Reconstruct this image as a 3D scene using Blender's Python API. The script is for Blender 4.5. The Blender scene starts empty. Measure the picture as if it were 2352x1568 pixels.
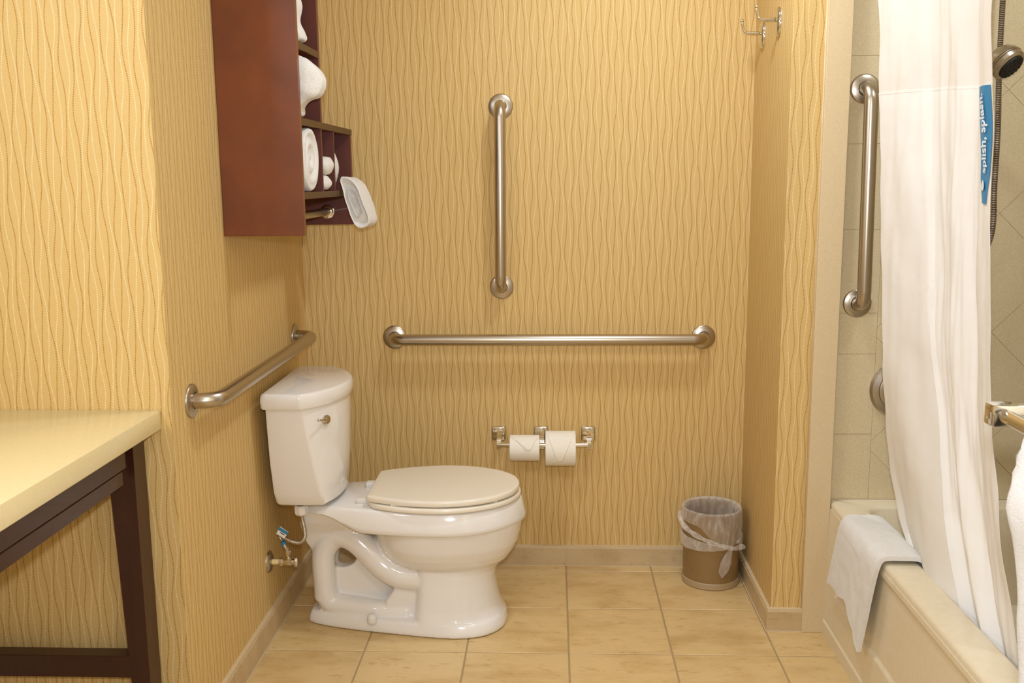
import bpy, bmesh, math, random
from mathutils import Vector, Matrix, noise
PI = math.pi
C = bpy.context.scene.collection
SC = bpy.context.scene

# ------------------------------------------------------------------ camera
cam_d = bpy.data.cameras.new('camera'); cam = bpy.data.objects.new('camera', cam_d); C.objects.link(cam)
SC.camera = cam
cam_d.sensor_width = 36.0; cam_d.lens = 2227.3 / 2352 * 36.0; cam_d.clip_start = 0.02
yaw, pitch, roll = -.0426, -.1661, -.0088
F = Vector((math.sin(yaw)*math.cos(pitch), math.cos(yaw)*math.cos(pitch), math.sin(pitch)))
R = Vector((math.cos(yaw), -math.sin(yaw), 0)); U = R.cross(F)
R2 = math.cos(roll)*R + math.sin(roll)*U; U2 = -math.sin(roll)*R + math.cos(roll)*U
m = Matrix((R2, U2, -F)).transposed().to_4x4(); m.translation = Vector((-.0453, -3.3176, 1.3614))
cam.matrix_world = m
cam_d.dof.use_dof = True; cam_d.dof.focus_distance = 2.9; cam_d.dof.aperture_fstop = 14.0

# ------------------------------------------------------------------ world + lights
w = bpy.data.worlds.new('world'); SC.world = w; w.use_nodes = True
w.node_tree.nodes['Background'].inputs[0].default_value = (1.0, .99, .97, 1); w.node_tree.nodes['Background'].inputs[1].default_value = .25
SC.view_settings.view_transform = 'Standard'; SC.view_settings.look = 'None'; SC.view_settings.gamma = 1
SC.view_settings.use_curve_mapping = False
SC.view_settings.exposure = 0.05
def area(name, loc, rot, sx, sy, power, col, shape='RECTANGLE'):
    l = bpy.data.lights.new(name, 'AREA'); l.shape = shape; l.size = sx; l.size_y = sy; l.energy = power; l.color = col
    o = bpy.data.objects.new(name, l); C.objects.link(o); o.location = loc; o.rotation_euler = rot; return o
area('vanity_light', (-1.40, -2.25, 2.02), (0, math.radians(-62), 0), .14, 1.0, 11.5, (.90, .99, 1.15))
area('ceiling_light', (.22, -.80, 2.41), (0, 0, 0), .20, .20, 11, (.91, .99, 1.10), 'DISK')
area('camera_flash', (-.03, -3.29, 1.47), (math.radians(84), 0, math.radians(-3)), .07, .05, 18, (.93, .99, 1.12))
area('ceiling_light', (-.10, -2.7, 2.41), (0, 0, 0), .35, .35, 8, (.90, .99, 1.15), 'DISK')
area('alcove_fill_light', (1.22, -1.25, 2.41), (0, 0, 0), .16, .16, 4.5, (.90, .99, 1.10), 'DISK')  # unseen fill lamp, added to brighten the tub alcove behind the curtain

# ------------------------------------------------------------------ helpers
def lin(c):
    return tuple(((v/255)/12.92 if v/255 <= .04045 else ((v/255+.055)/1.055)**2.4) for v in c) + (1,)
def mat(name, col=(200, 200, 200), rough=.5, metal=0, coat=0, spec=.5, **kw):
    M = bpy.data.materials.new(name); M.use_nodes = True
    b = M.node_tree.nodes['Principled BSDF']
    b.inputs['Base Color'].default_value = lin(col); b.inputs['Roughness'].default_value = rough
    b.inputs['Metallic'].default_value = metal; b.inputs['Coat Weight'].default_value = coat
    b.inputs['Specular IOR Level'].default_value = spec
    for k, v in kw.items(): b.inputs[k].default_value = v
    return M
class NT:
    def __init__(s, M): s.M = M; s.t = M.node_tree; s.b = s.t.nodes['Principled BSDF']
    def n(s, typ, **kw):
        nd = s.t.nodes.new(typ)
        for k, v in kw.items(): setattr(nd, k, v)
        return nd
    def l(s, a, b): s.t.links.new(a, b)
    def m(s, op, a, b=None, c=None):
        nd = s.n('ShaderNodeMath', operation=op)
        for i, v in enumerate((a, b, c)):
            if v is None: continue
            if isinstance(v, (int, float)): nd.inputs[i].default_value = v
            else: s.l(v, nd.inputs[i])
        return nd.outputs[0]
    def mix(s, f, a, b):
        nd = s.n('ShaderNodeMix', data_type='RGBA')
        if isinstance(f, (int, float)): nd.inputs[0].default_value = f
        else: s.l(f, nd.inputs[0])
        for i, v in ((6, a), (7, b)):
            if isinstance(v, tuple): nd.inputs[i].default_value = v
            else: s.l(v, nd.inputs[i])
        return nd.outputs[2]
    def coord(s, kind='Object', scale=None):
        o = s.n('ShaderNodeTexCoord').outputs[kind]
        if scale is not None:
            mp = s.n('ShaderNodeMapping'); mp.inputs['Scale'].default_value = scale; s.l(o, mp.inputs[0]); o = mp.outputs[0]
        return o
    def noise(s, vec, scale, detail=2, rough=.5, out=0):
        nd = s.n('ShaderNodeTexNoise'); nd.inputs['Scale'].default_value = scale; nd.inputs['Detail'].default_value = detail
        nd.inputs['Roughness'].default_value = rough; s.l(vec, nd.inputs['Vector']); return nd.outputs[out]
    def ramp(s, f, pts):
        nd = s.n('ShaderNodeValToRGB'); e = nd.color_ramp.elements
        while len(e) < len(pts): e.new(.5)
        for i, (p, c) in enumerate(pts): e[i].position = p; e[i].color = c
        s.l(f, nd.inputs[0]); return nd.outputs[0]
    def bump(s, h, strength, dist):
        nd = s.n('ShaderNodeBump'); nd.inputs['Strength'].default_value = strength; nd.inputs['Distance'].default_value = dist
        s.l(h, nd.inputs['Height']); s.l(nd.outputs[0], s.b.inputs['Normal'])

# wallpaper: woven cloth with alternating brown and ivory dotted wavy lines
def wallpaper():
    M = mat('wallpaper', rough=.62, spec=.25); t = NT(M)
    geo = t.n('ShaderNodeNewGeometry')
    ps = t.n('ShaderNodeSeparateXYZ'); t.l(geo.outputs['Position'], ps.inputs[0])
    ns = t.n('ShaderNodeSeparateXYZ'); t.l(geo.outputs['Normal'], ns.inputs[0])
    sel = t.m('GREATER_THAN', t.m('ABSOLUTE', ns.outputs[0]), .5)
    u = t.m('ADD', t.m('MULTIPLY', ps.outputs[1], sel), t.m('MULTIPLY', ps.outputs[0], t.m('SUBTRACT', 1.0, sel)))
    v = ps.outputs[2]
    P = .0232
    def line(shift, seed, width):
        uu = t.m('ADD', t.m('DIVIDE', u, P), shift)
        i = t.m('ROUND', uu)
        wn = t.n('ShaderNodeTexWhiteNoise', noise_dimensions='1D'); t.l(t.m('ADD', i, seed), wn.inputs['W'])
        ph = t.m('ADD', t.m('MULTIPLY', i, 2.55 + seed*.1), t.m('MULTIPLY', wn.outputs[0], 2.2))
        a = t.m('MULTIPLY', t.m('SINE', t.m('ADD', t.m('MULTIPLY', v, 2*PI/.205), ph)), .175)
        b = t.m('MULTIPLY', t.m('SINE', t.m('ADD', t.m('MULTIPLY', v, 2*PI/.118), t.m('MULTIPLY', ph, 1.7))), .04)
        d = t.m('ABSOLUTE', t.m('SUBTRACT', t.m('SUBTRACT', uu, i), t.m('ADD', a, b)))
        core = t.m('LESS_THAN', d, width)
        dots = t.m('ADD', t.m('MULTIPLY', t.m('SINE', t.m('ADD', t.m('MULTIPLY', v, 2*PI/.0037), t.m('MULTIPLY', i, 1.9))), .9), .62)
        dots = t.m('MINIMUM', t.m('MAXIMUM', dots, 0.0), 1.0)
        return t.m('MULTIPLY', core, dots)
    br = line(0.0, 3.0, .056); wh = line(.5, 11.0, .052)
    pos = geo.outputs['Position']
    mp = t.n('ShaderNodeMapping'); mp.inputs['Scale'].default_value = (900, 900, 260); t.l(pos, mp.inputs[0])
    weave = t.noise(mp.outputs[0], 1, 1)
    big = t.noise(pos, 7, 3)
    base = t.mix(t.m('MULTIPLY', weave, .9), lin((201, 167, 104)), lin((222, 190, 127)))
    base = t.mix(t.m('MULTIPLY', big, .25), base, lin((201, 167, 104)))
    c = t.mix(br, base, lin((162, 118, 42)))
    c = t.mix(t.m('MULTIPLY', wh, .72), c, lin((244, 224, 180)))
    t.l(c, t.b.inputs['Base Color'])
    h = t.m('ADD', t.m('MULTIPLY', weave, .5), t.m('MULTIPLY', t.m('ADD', br, wh), 1.0))
    t.bump(h, .35, .0006)
    return M
M_wall = wallpaper()

def floor_mat(name, c0, c1, c2, seedscale=1.0):
    M = mat(name, rough=.38, spec=.45); t = NT(M)
    geo = t.n('ShaderNodeNewGeometry'); oi = t.n('ShaderNodeObjectInfo')
    vm = t.n('ShaderNodeVectorMath', operation='ADD'); t.l(geo.outputs['Position'], vm.inputs[0])
    cb = t.n('ShaderNodeCombineXYZ'); t.l(t.m('MULTIPLY', oi.outputs['Random'], 37.0), cb.inputs[0]); t.l(t.m('MULTIPLY', oi.outputs['Random'], 11.0), cb.inputs[2])
    t.l(cb.outputs[0], vm.inputs[1])
    mp = t.n('ShaderNodeMapping'); mp.inputs['Scale'].default_value = (.55, 1.3, 1.0); t.l(vm.outputs[0], mp.inputs[0])
    n1 = t.noise(mp.outputs[0], 9*seedscale, 6, .62); n2 = t.noise(mp.outputs[0], 34*seedscale, 7, .75); n3 = t.noise(geo.outputs['Position'], 300, 2)
    c = t.ramp(n1, [(.32, lin(c0)), (.55, lin(c1)), (.72, lin(c1))])
    c = t.mix(t.ramp(n2, [(.56, (0, 0, 0, 1)), (.70, (.75, .75, .75, 1))]), c, lin(c2))
    c = t.mix(t.m('MULTIPLY', n3, .22), c, lin((150, 118, 70)))
    t.l(c, t.b.inputs['Base Color'])
    t.bump(t.m('ADD', n1, t.m('MULTIPLY', n2, .4)), .25, .002)
    return M
M_tile = floor_mat('floor_tile_ceramic', (204, 170, 112), (224, 194, 138), (176, 134, 72))
M_btile = floor_mat('skirting_tile_ceramic', (194, 168, 126), (208, 184, 142), (172, 140, 96))
def grainy(name, c0, c1, scale=500, rough=.45, bump=.15, lo=.35, hi=.65):
    M = mat(name, rough=rough); t = NT(M); geo = t.n('ShaderNodeNewGeometry')
    n = t.noise(geo.outputs['Position'], scale, 3, .7)
    t.l(t.ramp(n, [(lo, lin(c0)), (hi, lin(c1))]), t.b.inputs['Base Color']); t.bump(n, bump, .001); return M
M_grout = grainy('grout', (158, 134, 98), (176, 152, 114), 400, .85)
M_caulk = grainy('caulk', (206, 182, 142), (216, 194, 156), 200, .6)
M_shower = grainy('shower_surround', (200, 182, 144), (220, 203, 166), 420, .42, .10)
M_trim = grainy('surround_trim', (206, 182, 140), (218, 196, 156), 420, .45, .10)
M_joint = mat('surround_joint', (188, 168, 126), .7)
M_ceil = mat('ceiling_paint', (238, 232, 218), .8)
M_paint = mat('plain_paint', (228, 214, 184), .75)
M_porc = mat('porcelain', (236, 232, 226), .12, coat=.6, **{'Coat Roughness': .05})
M_seat = mat('seat_plastic', (235, 226, 208), .22)
M_tub = grainy('tub_enamel', (221, 206, 175), (225, 211, 181), 60, .22, .01)
M_chrome = mat('chrome', (225, 222, 215), .07, 1)
M_nickel = mat('brushed_nickel', (186, 176, 160), .30, 1)
t = NT(M_nickel); n_ = t.noise(t.coord('Object', (40, 40, 900)), 1, 2); t.l(t.m('ADD', t.m('MULTIPLY', n_, .08), .27), t.b.inputs['Roughness'])
M_dark = mat('black_rubber', (24, 22, 20), .6)
M_plast = mat('white_plastic', (232, 228, 220), .35)
M_paper = grainy('tissue_paper', (238, 230, 214), (246, 240, 226), 300, .9, .2)
M_core = mat('cardboard', (150, 120, 86), .9)
M_blue = mat('blue_print', (50, 128, 172), .55)
M_bluetext = mat('pale_print', (222, 228, 230), .6)
M_pipe = mat('cream_pipe', (236, 214, 160), .5)
def terry(name, c0, c1, strength=.9):
    M = mat(name, rough=.95, spec=.1, **{'Sheen Weight': .25}); t = NT(M); geo = t.n('ShaderNodeNewGeometry')
    n = t.noise(geo.outputs['Position'], 420, 3, .7); n2 = t.noise(geo.outputs['Position'], 40, 2)
    t.l(t.ramp(n, [(.3, lin(c0)), (.6, lin(c1))]), t.b.inputs['Base Color'])
    t.bump(t.m('ADD', n, t.m('MULTIPLY', n2, .8)), strength, .0035); return M
M_terry = terry('white_terry', (238, 232, 222), (250, 247, 240))
M_tin = terry('towel_inside', (206, 208, 212), (228, 230, 232))
def wood(name, c0, c1, c2, rough, axis):
    M = mat(name, rough=rough, coat=.15); t = NT(M); geo = t.n('ShaderNodeNewGeometry')
    mp = t.n('ShaderNodeMapping'); mp.inputs['Scale'].default_value = axis; t.l(geo.outputs['Position'], mp.inputs[0])
    g = t.noise(mp.outputs[0], 1, 5, .6); b = t.noise(geo.outputs['Position'], 7, 3, .6)
    c = t.mix(b, lin(c0), lin(c1)); c = t.mix(t.ramp(g, [(.45, (0, 0, 0, 1)), (.8, (.6, .6, .6, 1))]), c, lin(c2))
    t.l(c, t.b.inputs['Base Color']); t.bump(g, .12, .0008); return M
M_cherry = wood('cherry_veneer', (84, 38, 14), (138, 72, 34), (116, 58, 28), .38, (90, 90, 6))
M_edge = mat('dark_shelf_edge', (84, 58, 28), .5)
M_inside = wood('cabinet_interior', (84, 34, 20), (104, 46, 26), (70, 28, 18), .45, (60, 60, 8))
M_espresso = wood('espresso_wood', (46, 18, 12), (62, 28, 18), (36, 14, 10), .32, (90, 90, 6))
def counter_mat():
    M = mat('quartz', rough=.22, spec=.5); t = NT(M); geo = t.n('ShaderNodeNewGeometry')
    mp = t.n('ShaderNodeMapping'); mp.inputs['Scale'].default_value = (14, 60, 60); t.l(geo.outputs['Position'], mp.inputs[0])
    n = t.noise(mp.outputs[0], 1, 5, .7); n2 = t.noise(geo.outputs['Position'], 120, 3)
    c = t.mix(n2, lin((224, 206, 156)), lin((234, 217, 168)))
    c = t.mix(t.ramp(n, [(.66, (0, 0, 0, 1)), (.74, (.45, .45, .45, 1))]), c, lin((206, 184, 130)))
    t.l(c, t.b.inputs['Base Color']); return M
M_quartz = counter_mat()
def can_mat():
    M = mat('can_enamel', rough=.4); t = NT(M); geo = t.n('ShaderNodeNewGeometry'); n = t.noise(geo.outputs['Position'], 30, 4)
    t.l(t.mix(n, lin((132, 104, 62)), lin((150, 120, 78))), t.b.inputs['Base Color']); return M
M_can = can_mat(); M_canband = mat('can_band', (176, 152, 118), .4)
def bag_mat():
    M = bpy.data.materials.new('bag_film'); M.use_nodes = True; tr = M.node_tree; tr.nodes.clear()
    o = tr.nodes.new('ShaderNodeOutputMaterial'); mx = tr.nodes.new('ShaderNodeMixShader'); a = tr.nodes.new('ShaderNodeBsdfTransparent')
    p = tr.nodes.new('ShaderNodeBsdfPrincipled'); p.inputs['Base Color'].default_value = lin((248, 240, 228)); p.inputs['Roughness'].default_value = .3
    lw = tr.nodes.new('ShaderNodeLayerWeight'); lw.inputs[0].default_value = .35
    mr = tr.nodes.new('ShaderNodeMapRange'); mr.inputs[3].default_value = .13; mr.inputs[4].default_value = .62
    tr.links.new(lw.outputs['Facing'], mr.inputs[0]); geo = tr.nodes.new('ShaderNodeTexCoord'); mp = tr.nodes.new('ShaderNodeMapping'); mp.inputs['Scale'].default_value = (70, 70, 22); ns = tr.nodes.new('ShaderNodeTexNoise'); ns.inputs['Scale'].default_value = 1; ns.inputs['Detail'].default_value = 4
    rp = tr.nodes.new('ShaderNodeMapRange'); rp.inputs[1].default_value = .45; rp.inputs[2].default_value = .75; rp.inputs[3].default_value = 0; rp.inputs[4].default_value = .28
    ad = tr.nodes.new('ShaderNodeMath'); ad.operation = 'ADD'; ad.use_clamp = True; bp = tr.nodes.new('ShaderNodeBump'); bp.inputs['Strength'].default_value = .7; bp.inputs['Distance'].default_value = .004
    tr.links.new(geo.outputs['Object'], mp.inputs[0]); tr.links.new(mp.outputs[0], ns.inputs['Vector']); tr.links.new(ns.outputs[0], rp.inputs[0]); tr.links.new(ns.outputs[0], bp.inputs['Height']); tr.links.new(bp.outputs[0], p.inputs['Normal'])
    tr.links.new(mr.outputs[0], ad.inputs[0]); tr.links.new(rp.outputs[0], ad.inputs[1]); tr.links.new(ad.outputs[0], mx.inputs[0])
    tr.links.new(a.outputs[0], mx.inputs[1]); tr.links.new(p.outputs[0], mx.inputs[2]); tr.links.new(mx.outputs[0], o.inputs[0]); return M
M_bag = bag_mat()
def cloth_mat(name, col, trans):
    M = bpy.data.materials.new(name); M.use_nodes = True; tr = M.node_tree; tr.nodes.clear()
    o = tr.nodes.new('ShaderNodeOutputMaterial'); mx = tr.nodes.new('ShaderNodeMixShader'); mx.inputs[0].default_value = trans
    p = tr.nodes.new('ShaderNodeBsdfPrincipled'); p.inputs['Base Color'].default_value = lin(col); p.inputs['Roughness'].default_value = .6
    p.inputs['Specular IOR Level'].default_value = .3
    q = tr.nodes.new('ShaderNodeBsdfTranslucent'); q.inputs[0].default_value = lin(col)
    geo = tr.nodes.new('ShaderNodeNewGeometry'); ns = tr.nodes.new('ShaderNodeTexNoise'); ns.inputs['Scale'].default_value = 9; ns.inputs['Detail'].default_value = 3
    bp = tr.nodes.new('ShaderNodeBump'); bp.inputs['Strength'].default_value = .25; bp.inputs['Distance'].default_value = .02
    tr.links.new(geo.outputs['Position'], ns.inputs['Vector']); tr.links.new(ns.outputs[0], bp.inputs['Height']); tr.links.new(bp.outputs[0], p.inputs['Normal'])
    tr.links.new(p.outputs[0], mx.inputs[1]); tr.links.new(q.outputs[0], mx.inputs[2]); tr.links.new(mx.outputs[0], o.inputs[0]); return M
M_cloth = cloth_mat('curtain_cloth', (242, 234, 222), .15)
M_liner = cloth_mat('liner_cloth', (248, 243, 234), .15)
M_seam = cloth_mat('curtain_seam', (247, 242, 232), .15)

# geometry
def link(name, me, m, parent=None, smooth=False, ang=None):
    o = bpy.data.objects.new(name, me); C.objects.link(o)
    if m is not None: me.materials.append(m)
    if smooth:
        for p in me.polygons: p.use_smooth = True
        if ang is not None:
            me.set_sharp_from_angle(angle=math.radians(ang))
    if parent is not None: o.parent = parent; o.matrix_parent_inverse = parent.matrix_world.inverted() if False else Matrix.Translation(-parent.location)
    return o
def bobj(name, bm, m, parent=None, smooth=False, ang=None, recalc=True):
    if recalc: bmesh.ops.recalc_face_normals(bm, faces=bm.faces)
    me = bpy.data.meshes.new(name); bm.to_mesh(me); bm.free()
    return link(name, me, m, parent, smooth, ang)
def box(bm, x0, x1, y0, y1, z0, z1, bev=0, seg=2):
    r = bmesh.ops.create_cube(bm, size=1); vs = r['verts']
    for v in vs: v.co = Vector((x0+(v.co.x+.5)*(x1-x0), y0+(v.co.y+.5)*(y1-y0), z0+(v.co.z+.5)*(z1-z0)))
    if bev:
        es = list({e for v in vs for e in v.link_edges})
        bmesh.ops.bevel(bm, geom=es, offset=bev, segments=seg, affect='EDGES', profile=.5)
def prism(bm, poly, z0, z1):
    a = [bm.verts.new((x, y, z0)) for x, y in poly]; b = [bm.verts.new((x, y, z1)) for x, y in poly]
    n = len(poly); bm.faces.new(a[::-1]); bm.faces.new(b)
    for i in range(n): bm.faces.new((a[i], a[(i+1) % n], b[(i+1) % n], b[i]))
def loft(bm, rings, cap0=True, cap1=True, closed=True):
    R_ = [[bm.verts.new(p) for p in r] for r in rings]; n = len(R_[0])
    for a, b in zip(R_, R_[1:]):
        for i in range(n if closed else n-1): bm.faces.new((a[i], a[(i+1) % n], b[(i+1) % n], b[i]))
    if cap0: bm.faces.new(R_[0][::-1])
    if cap1: bm.faces.new(R_[-1])
    return R_
def catmull(pts, n=8):
    P = [Vector(p) for p in pts]; P = [P[0]*2-P[1]] + P + [P[-1]*2-P[-2]]; out = []
    for i in range(1, len(P)-2):
        for k in range(n):
            t_ = k/n; a, b, c, d = P[i-1], P[i], P[i+1], P[i+2]
            out.append(.5*((2*b)+(c-a)*t_+(2*a-5*b+4*c-d)*t_**2+(3*b-a-3*c+d)*t_**3))
    out.append(P[-2]); return out
def tube(bm, pts, r, seg=16, caps=True, sq=None):
    P = [Vector(p) for p in pts]; n = len(P); rr = r if isinstance(r, (list, tuple)) else [r]*n
    T = [(P[min(i+1, n-1)]-P[max(i-1, 0)]).normalized() for i in range(n)]
    up = Vector((0, 0, 1)) if abs(T[0].z) < .9 else Vector((1, 0, 0)); N = (up-T[0]*up.dot(T[0])).normalized(); rings = []
    for i in range(n):
        N = (N-T[i]*N.dot(T[i])).normalized(); B = T[i].cross(N)
        if sq: rings.append([P[i]+N*(sx*sq[0])+B*(sy*sq[1]) for sx, sy in ((1, 1), (-1, 1), (-1, -1), (1, -1))])
        else: rings.append([P[i]+(N*math.cos(2*PI*k/seg)+B*math.sin(2*PI*k/seg))*rr[i] for k in range(seg)])
    loft(bm, rings, caps, caps)
def lathe(bm, prof, c, axis='Z', seg=32, sx=1, sy=1, cap0=True, cap1=True):
    rings = []
    for r, h in prof:
        ring = []
        for k in range(seg):
            a = 2*PI*k/seg; p = Vector((r*math.cos(a)*sx, r*math.sin(a)*sy, h))
            if axis == 'X': p = Vector((p.z, p.x, p.y))
            elif axis == 'Y': p = Vector((p.x, p.z, p.y))
            elif axis == '-X': p = Vector((-p.z, p.x, p.y))
            elif axis == '-Y': p = Vector((p.x, -p.z, p.y))
            ring.append(p+Vector(c))
        rings.append(ring)
    loft(bm, rings, cap0, cap1)
def thing(name, label, cat, loc=(0, 0, 0), group=None):
    o = bpy.data.objects.new(name, None); C.objects.link(o); o.location = loc; o.empty_display_size = .05
    o['label'] = label; o['category'] = cat
    if group: o['group'] = group
    return o
def tag(o, label, cat, group=None):
    o['label'] = label; o['category'] = cat
    if group: o['group'] = group
    return o
def struct(name, bm, m, smooth=False, parent=None):
    o = bobj(name, bm, m, parent, smooth); o['kind'] = 'structure'; return o

# ------------------------------------------------------------------ room shell
YB, XL, XR, YF, YP = -.02, -.903, .615, -1.225, -.515
TOP = 2.44
bm = bmesh.new(); box(bm, XL-.1, XR+.1, YB, YB+.1, -.02, TOP); struct('wall_back', bm, M_wall)
bm = bmesh.new(); prism(bm, [(XL, YB), (XL, YF), (XL-.1, YF+.1), (XL-.1, YB)], -.02, TOP); struct('wall_left', bm, M_wall)
bm = bmesh.new(); prism(bm, [(XL, YF), (XL-.1, YF+.1), (-1.62, YF+.1), (-1.62, YF)], -.02, TOP); struct('wall_alcove', bm, M_wall)
bm = bmesh.new(); prism(bm, [(XR, YB), (XR+.08, YB), (XR+.08, YP+.08), (XR, YP)], -.02, TOP); struct('wall_right', bm, M_wall)
bm = bmesh.new(); prism(bm, [(XR, YP), (XR+.08, YP+.08), (.706, YP+.08), (.706, YP)], -.02, TOP); struct('wall_pier', bm, M_wall)
bm = bmesh.new(); box(bm, -1.7, -1.5, -3.9, YF, -.02, TOP); struct('wall_vanity', bm, M_paint)
bm = bmesh.new(); box(bm, -1.6, 1.7, -3.9, -3.8, -.02, TOP); struct('wall_entry', bm, M_paint)
bm = bmesh.new(); box(bm, .645, 1.7, -3.8, -2.05, -.02, TOP); struct('wall_partition', bm, M_paint)
bm = bmesh.new(); box(bm, -1.7, 1.7, -3.9, .1, TOP, TOP+.1); struct('ceiling', bm, M_ceil)
bm = bmesh.new(); box(bm, -1.7, 1.7, -3.9, .1, -.1, -.0016); floor = struct('floor', bm, M_grout)
# floor tiles
S = .30; G = .0022
tile_cache = {}
def tile_mesh(w_, d_, name='floor_tile', th=.008, bev=.0015, m=None):
    key = (round(w_, 4), round(d_, 4), name)
    if key not in tile_cache:
        b = bmesh.new(); r = bmesh.ops.create_cube(b, size=1)
        for v in b.verts: v.co = Vector((v.co.x*w_, v.co.y*d_, (v.co.z-.5)*th))
        top = [e for e in b.edges if all(v.co.z > -th*.3 for v in e.verts)]
        bmesh.ops.bevel(b, geom=top, offset=bev, segments=1, affect='EDGES')
        me = bpy.data.meshes.new(name); b.to_mesh(me); b.free(); me.materials.append(m); tile_cache[key] = me
    return tile_cache[key]
for i in range(-6, 6):
    for j in range(-1, 13):
        x0, x1 = i*S+G, (i+1)*S-G; y1 = -.083-(j)*S-G; y0 = -.083-(j+1)*S+G
        if y0 < -3.8: y0 = -3.8
        y1 = min(y1, YB-.014); 
        lim_l = XL+.012 if y0 > YF-.2 and y1 > YF else -1.5
        if y0 < YF < y1 and x1 < XL: y1 = YF-.002; lim_l = -1.5
        if y0 > YF: lim_l = XL+.012
        x0 = max(x0, lim_l)
        x_max = XR-.012 if y1 > YP else (.776 if y0 > -2.05 else .645)
        if y0 < YP < y1 and x1 > XR:
            # split the tile around the pier
            if x0 < XR-.02:
                me = tile_mesh(XR-.014-x0, y1-y0, m=M_tile); o = bpy.data.objects.new('floor_tile', me); C.objects.link(o); o.location = ((x0+XR-.014)/2, (y0+y1)/2, 0); o.parent = floor
            xa, xb = max(x0, XR-.014), min(x1, .774)
            if xb > xa:
                me = tile_mesh(xb-xa, YP-.014-y0, m=M_tile); o = bpy.data.objects.new('floor_tile', me); C.objects.link(o); o.location = ((xa+xb)/2, (y0+YP-.014)/2, 0); o.parent = floor
            continue
        x1 = min(x1, x_max)
        if x1-x0 < .01 or y1-y0 < .01: continue
        me = tile_mesh(x1-x0, y1-y0, m=M_tile); o = bpy.data.objects.new('floor_tile', me); C.objects.link(o)
        o.location = ((x0+x1)/2, (y0+y1)/2, 0); o.parent = floor
# skirting tiles
def skirting(name, a, b, joints, outward, zt=.068, th=.014, mitre=(0, 0)):
    a = Vector((a[0], a[1], 0)); b = Vector((b[0], b[1], 0)); d = (b-a); L = d.length; d.normalize(); o_ = Vector((outward[0], outward[1], 0))
    bm = bmesh.new()   # mortar bed + caulk line on top and foot
    def quad(s0, s1, t0, t1, z0, z1, bev=0, m0=0, m1=0):
        pts = [a+d*(s0-m0*0)+o_*t0, a+d*(s1)+o_*t0, a+d*(s1+m1*(t1-t0))+o_*t1, a+d*(s0-m0*(t1-t0))+o_*t1]
        prism(bm, [(p.x, p.y) for p in pts], z0, z1)
    quad(0, L, 0, th*.80, 0, zt+.005, 0, mitre[0], mitre[1]); quad(0, L, 0, th*1.25, 0, .0035, 0, mitre[0], mitre[1])
    par = struct(name, bm, M_caulk)
    s = [0]+list(joints)+[L]
    for i_ in range(len(s)-1):
        s0 = s[i_]+(.0018 if i_ else 0); s1 = s[i_+1]-(.0018 if i_ < len(s)-2 else 0)
        bm = bmesh.new(); m0 = mitre[0] if i_ == 0 else 0; m1 = mitre[1] if i_ == len(s)-2 else 0
        pts = [a+d*s0, a+d*s1, a+d*(s1+m1*th)+o_*th, a+d*(s0-m0*th)+o_*th]
        prism(bm, [(p.x, p.y) for p in pts], .004, zt)
        es = [e for e in bm.edges if all(v.co.z > zt-.001 for v in e.verts) and all((v.co-a).dot(o_) > th*.5 for v in e.verts)]
        bmesh.ops.bevel(bm, geom=es, offset=.004, segments=3, affect='EDGES')
        bobj('skirting_tile', bm, M_btile, par)
    return par
skirting('baseboard_back', (XL, YB), (XR, YB), [.003+k*S for k in range(1, 6)], (0, -1), mitre=(-1, -1))
skirting('baseboard_left', (XL, YF), (XL, YB), [.265, .565, .865], (1, 0), zt=.078, mitre=(1, -1))
skirting('baseboard_right', (XR, YB), (XR, YP), [.34], (-1, 0), zt=.064, mitre=(-1, 1))
skirting('baseboard_pier', (XR, YP), (.706, YP), [], (0, -1), zt=.066, mitre=(1, 0))
skirting('baseboard_alcove', (XL, YF), (-1.5, YF), [.20, .5], (0, -1), zt=.078, mitre=(1, 0))

# pier trim strip (surround flange) and shower end wall
bm = bmesh.new(); box(bm, .706, .774, YP-.020, YP+.08, 0, TOP, .0015, 1); struct('trim_1', bm, M_trim)
bm = bmesh.new(); tube(bm, [(.708, YP-.003, .07), (.708, YP-.003, TOP)], .004, 8); struct('trim_2', bm, M_caulk, True)
YS = -.500
bm = bmesh.new(); box(bm, .774, 1.6, YS+.0008, YS+.1, .3, TOP); wend = struct('wall_shower_end', bm, M_joint)
bm = bmesh.new(); box(bm, 1.544, 1.64, -2.05, YS, .3, TOP); struct('wall_shower_side', bm, M_shower)
def clip_poly(poly, x0, x1, z0, z1):
    for ax, lim, sg in ((0, x0, 1), (0, x1, -1), (1, z0, 1), (1, z1, -1)):
        out = []
        for i_ in range(len(poly)):
            p, q = poly[i_], poly[(i_+1) % len(poly)]
            ip, iq = sg*(p[ax]-lim) >= 0, sg*(q[ax]-lim) >= 0
            if ip: out.append(p)
            if ip != iq:
                t_ = (lim-p[ax])/(q[ax]-p[ax]); out.append((p[0]+(q[0]-p[0])*t_, p[1]+(q[1]-p[1])*t_))
        poly = out
        if len(poly) < 3: return []
    return poly
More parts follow.
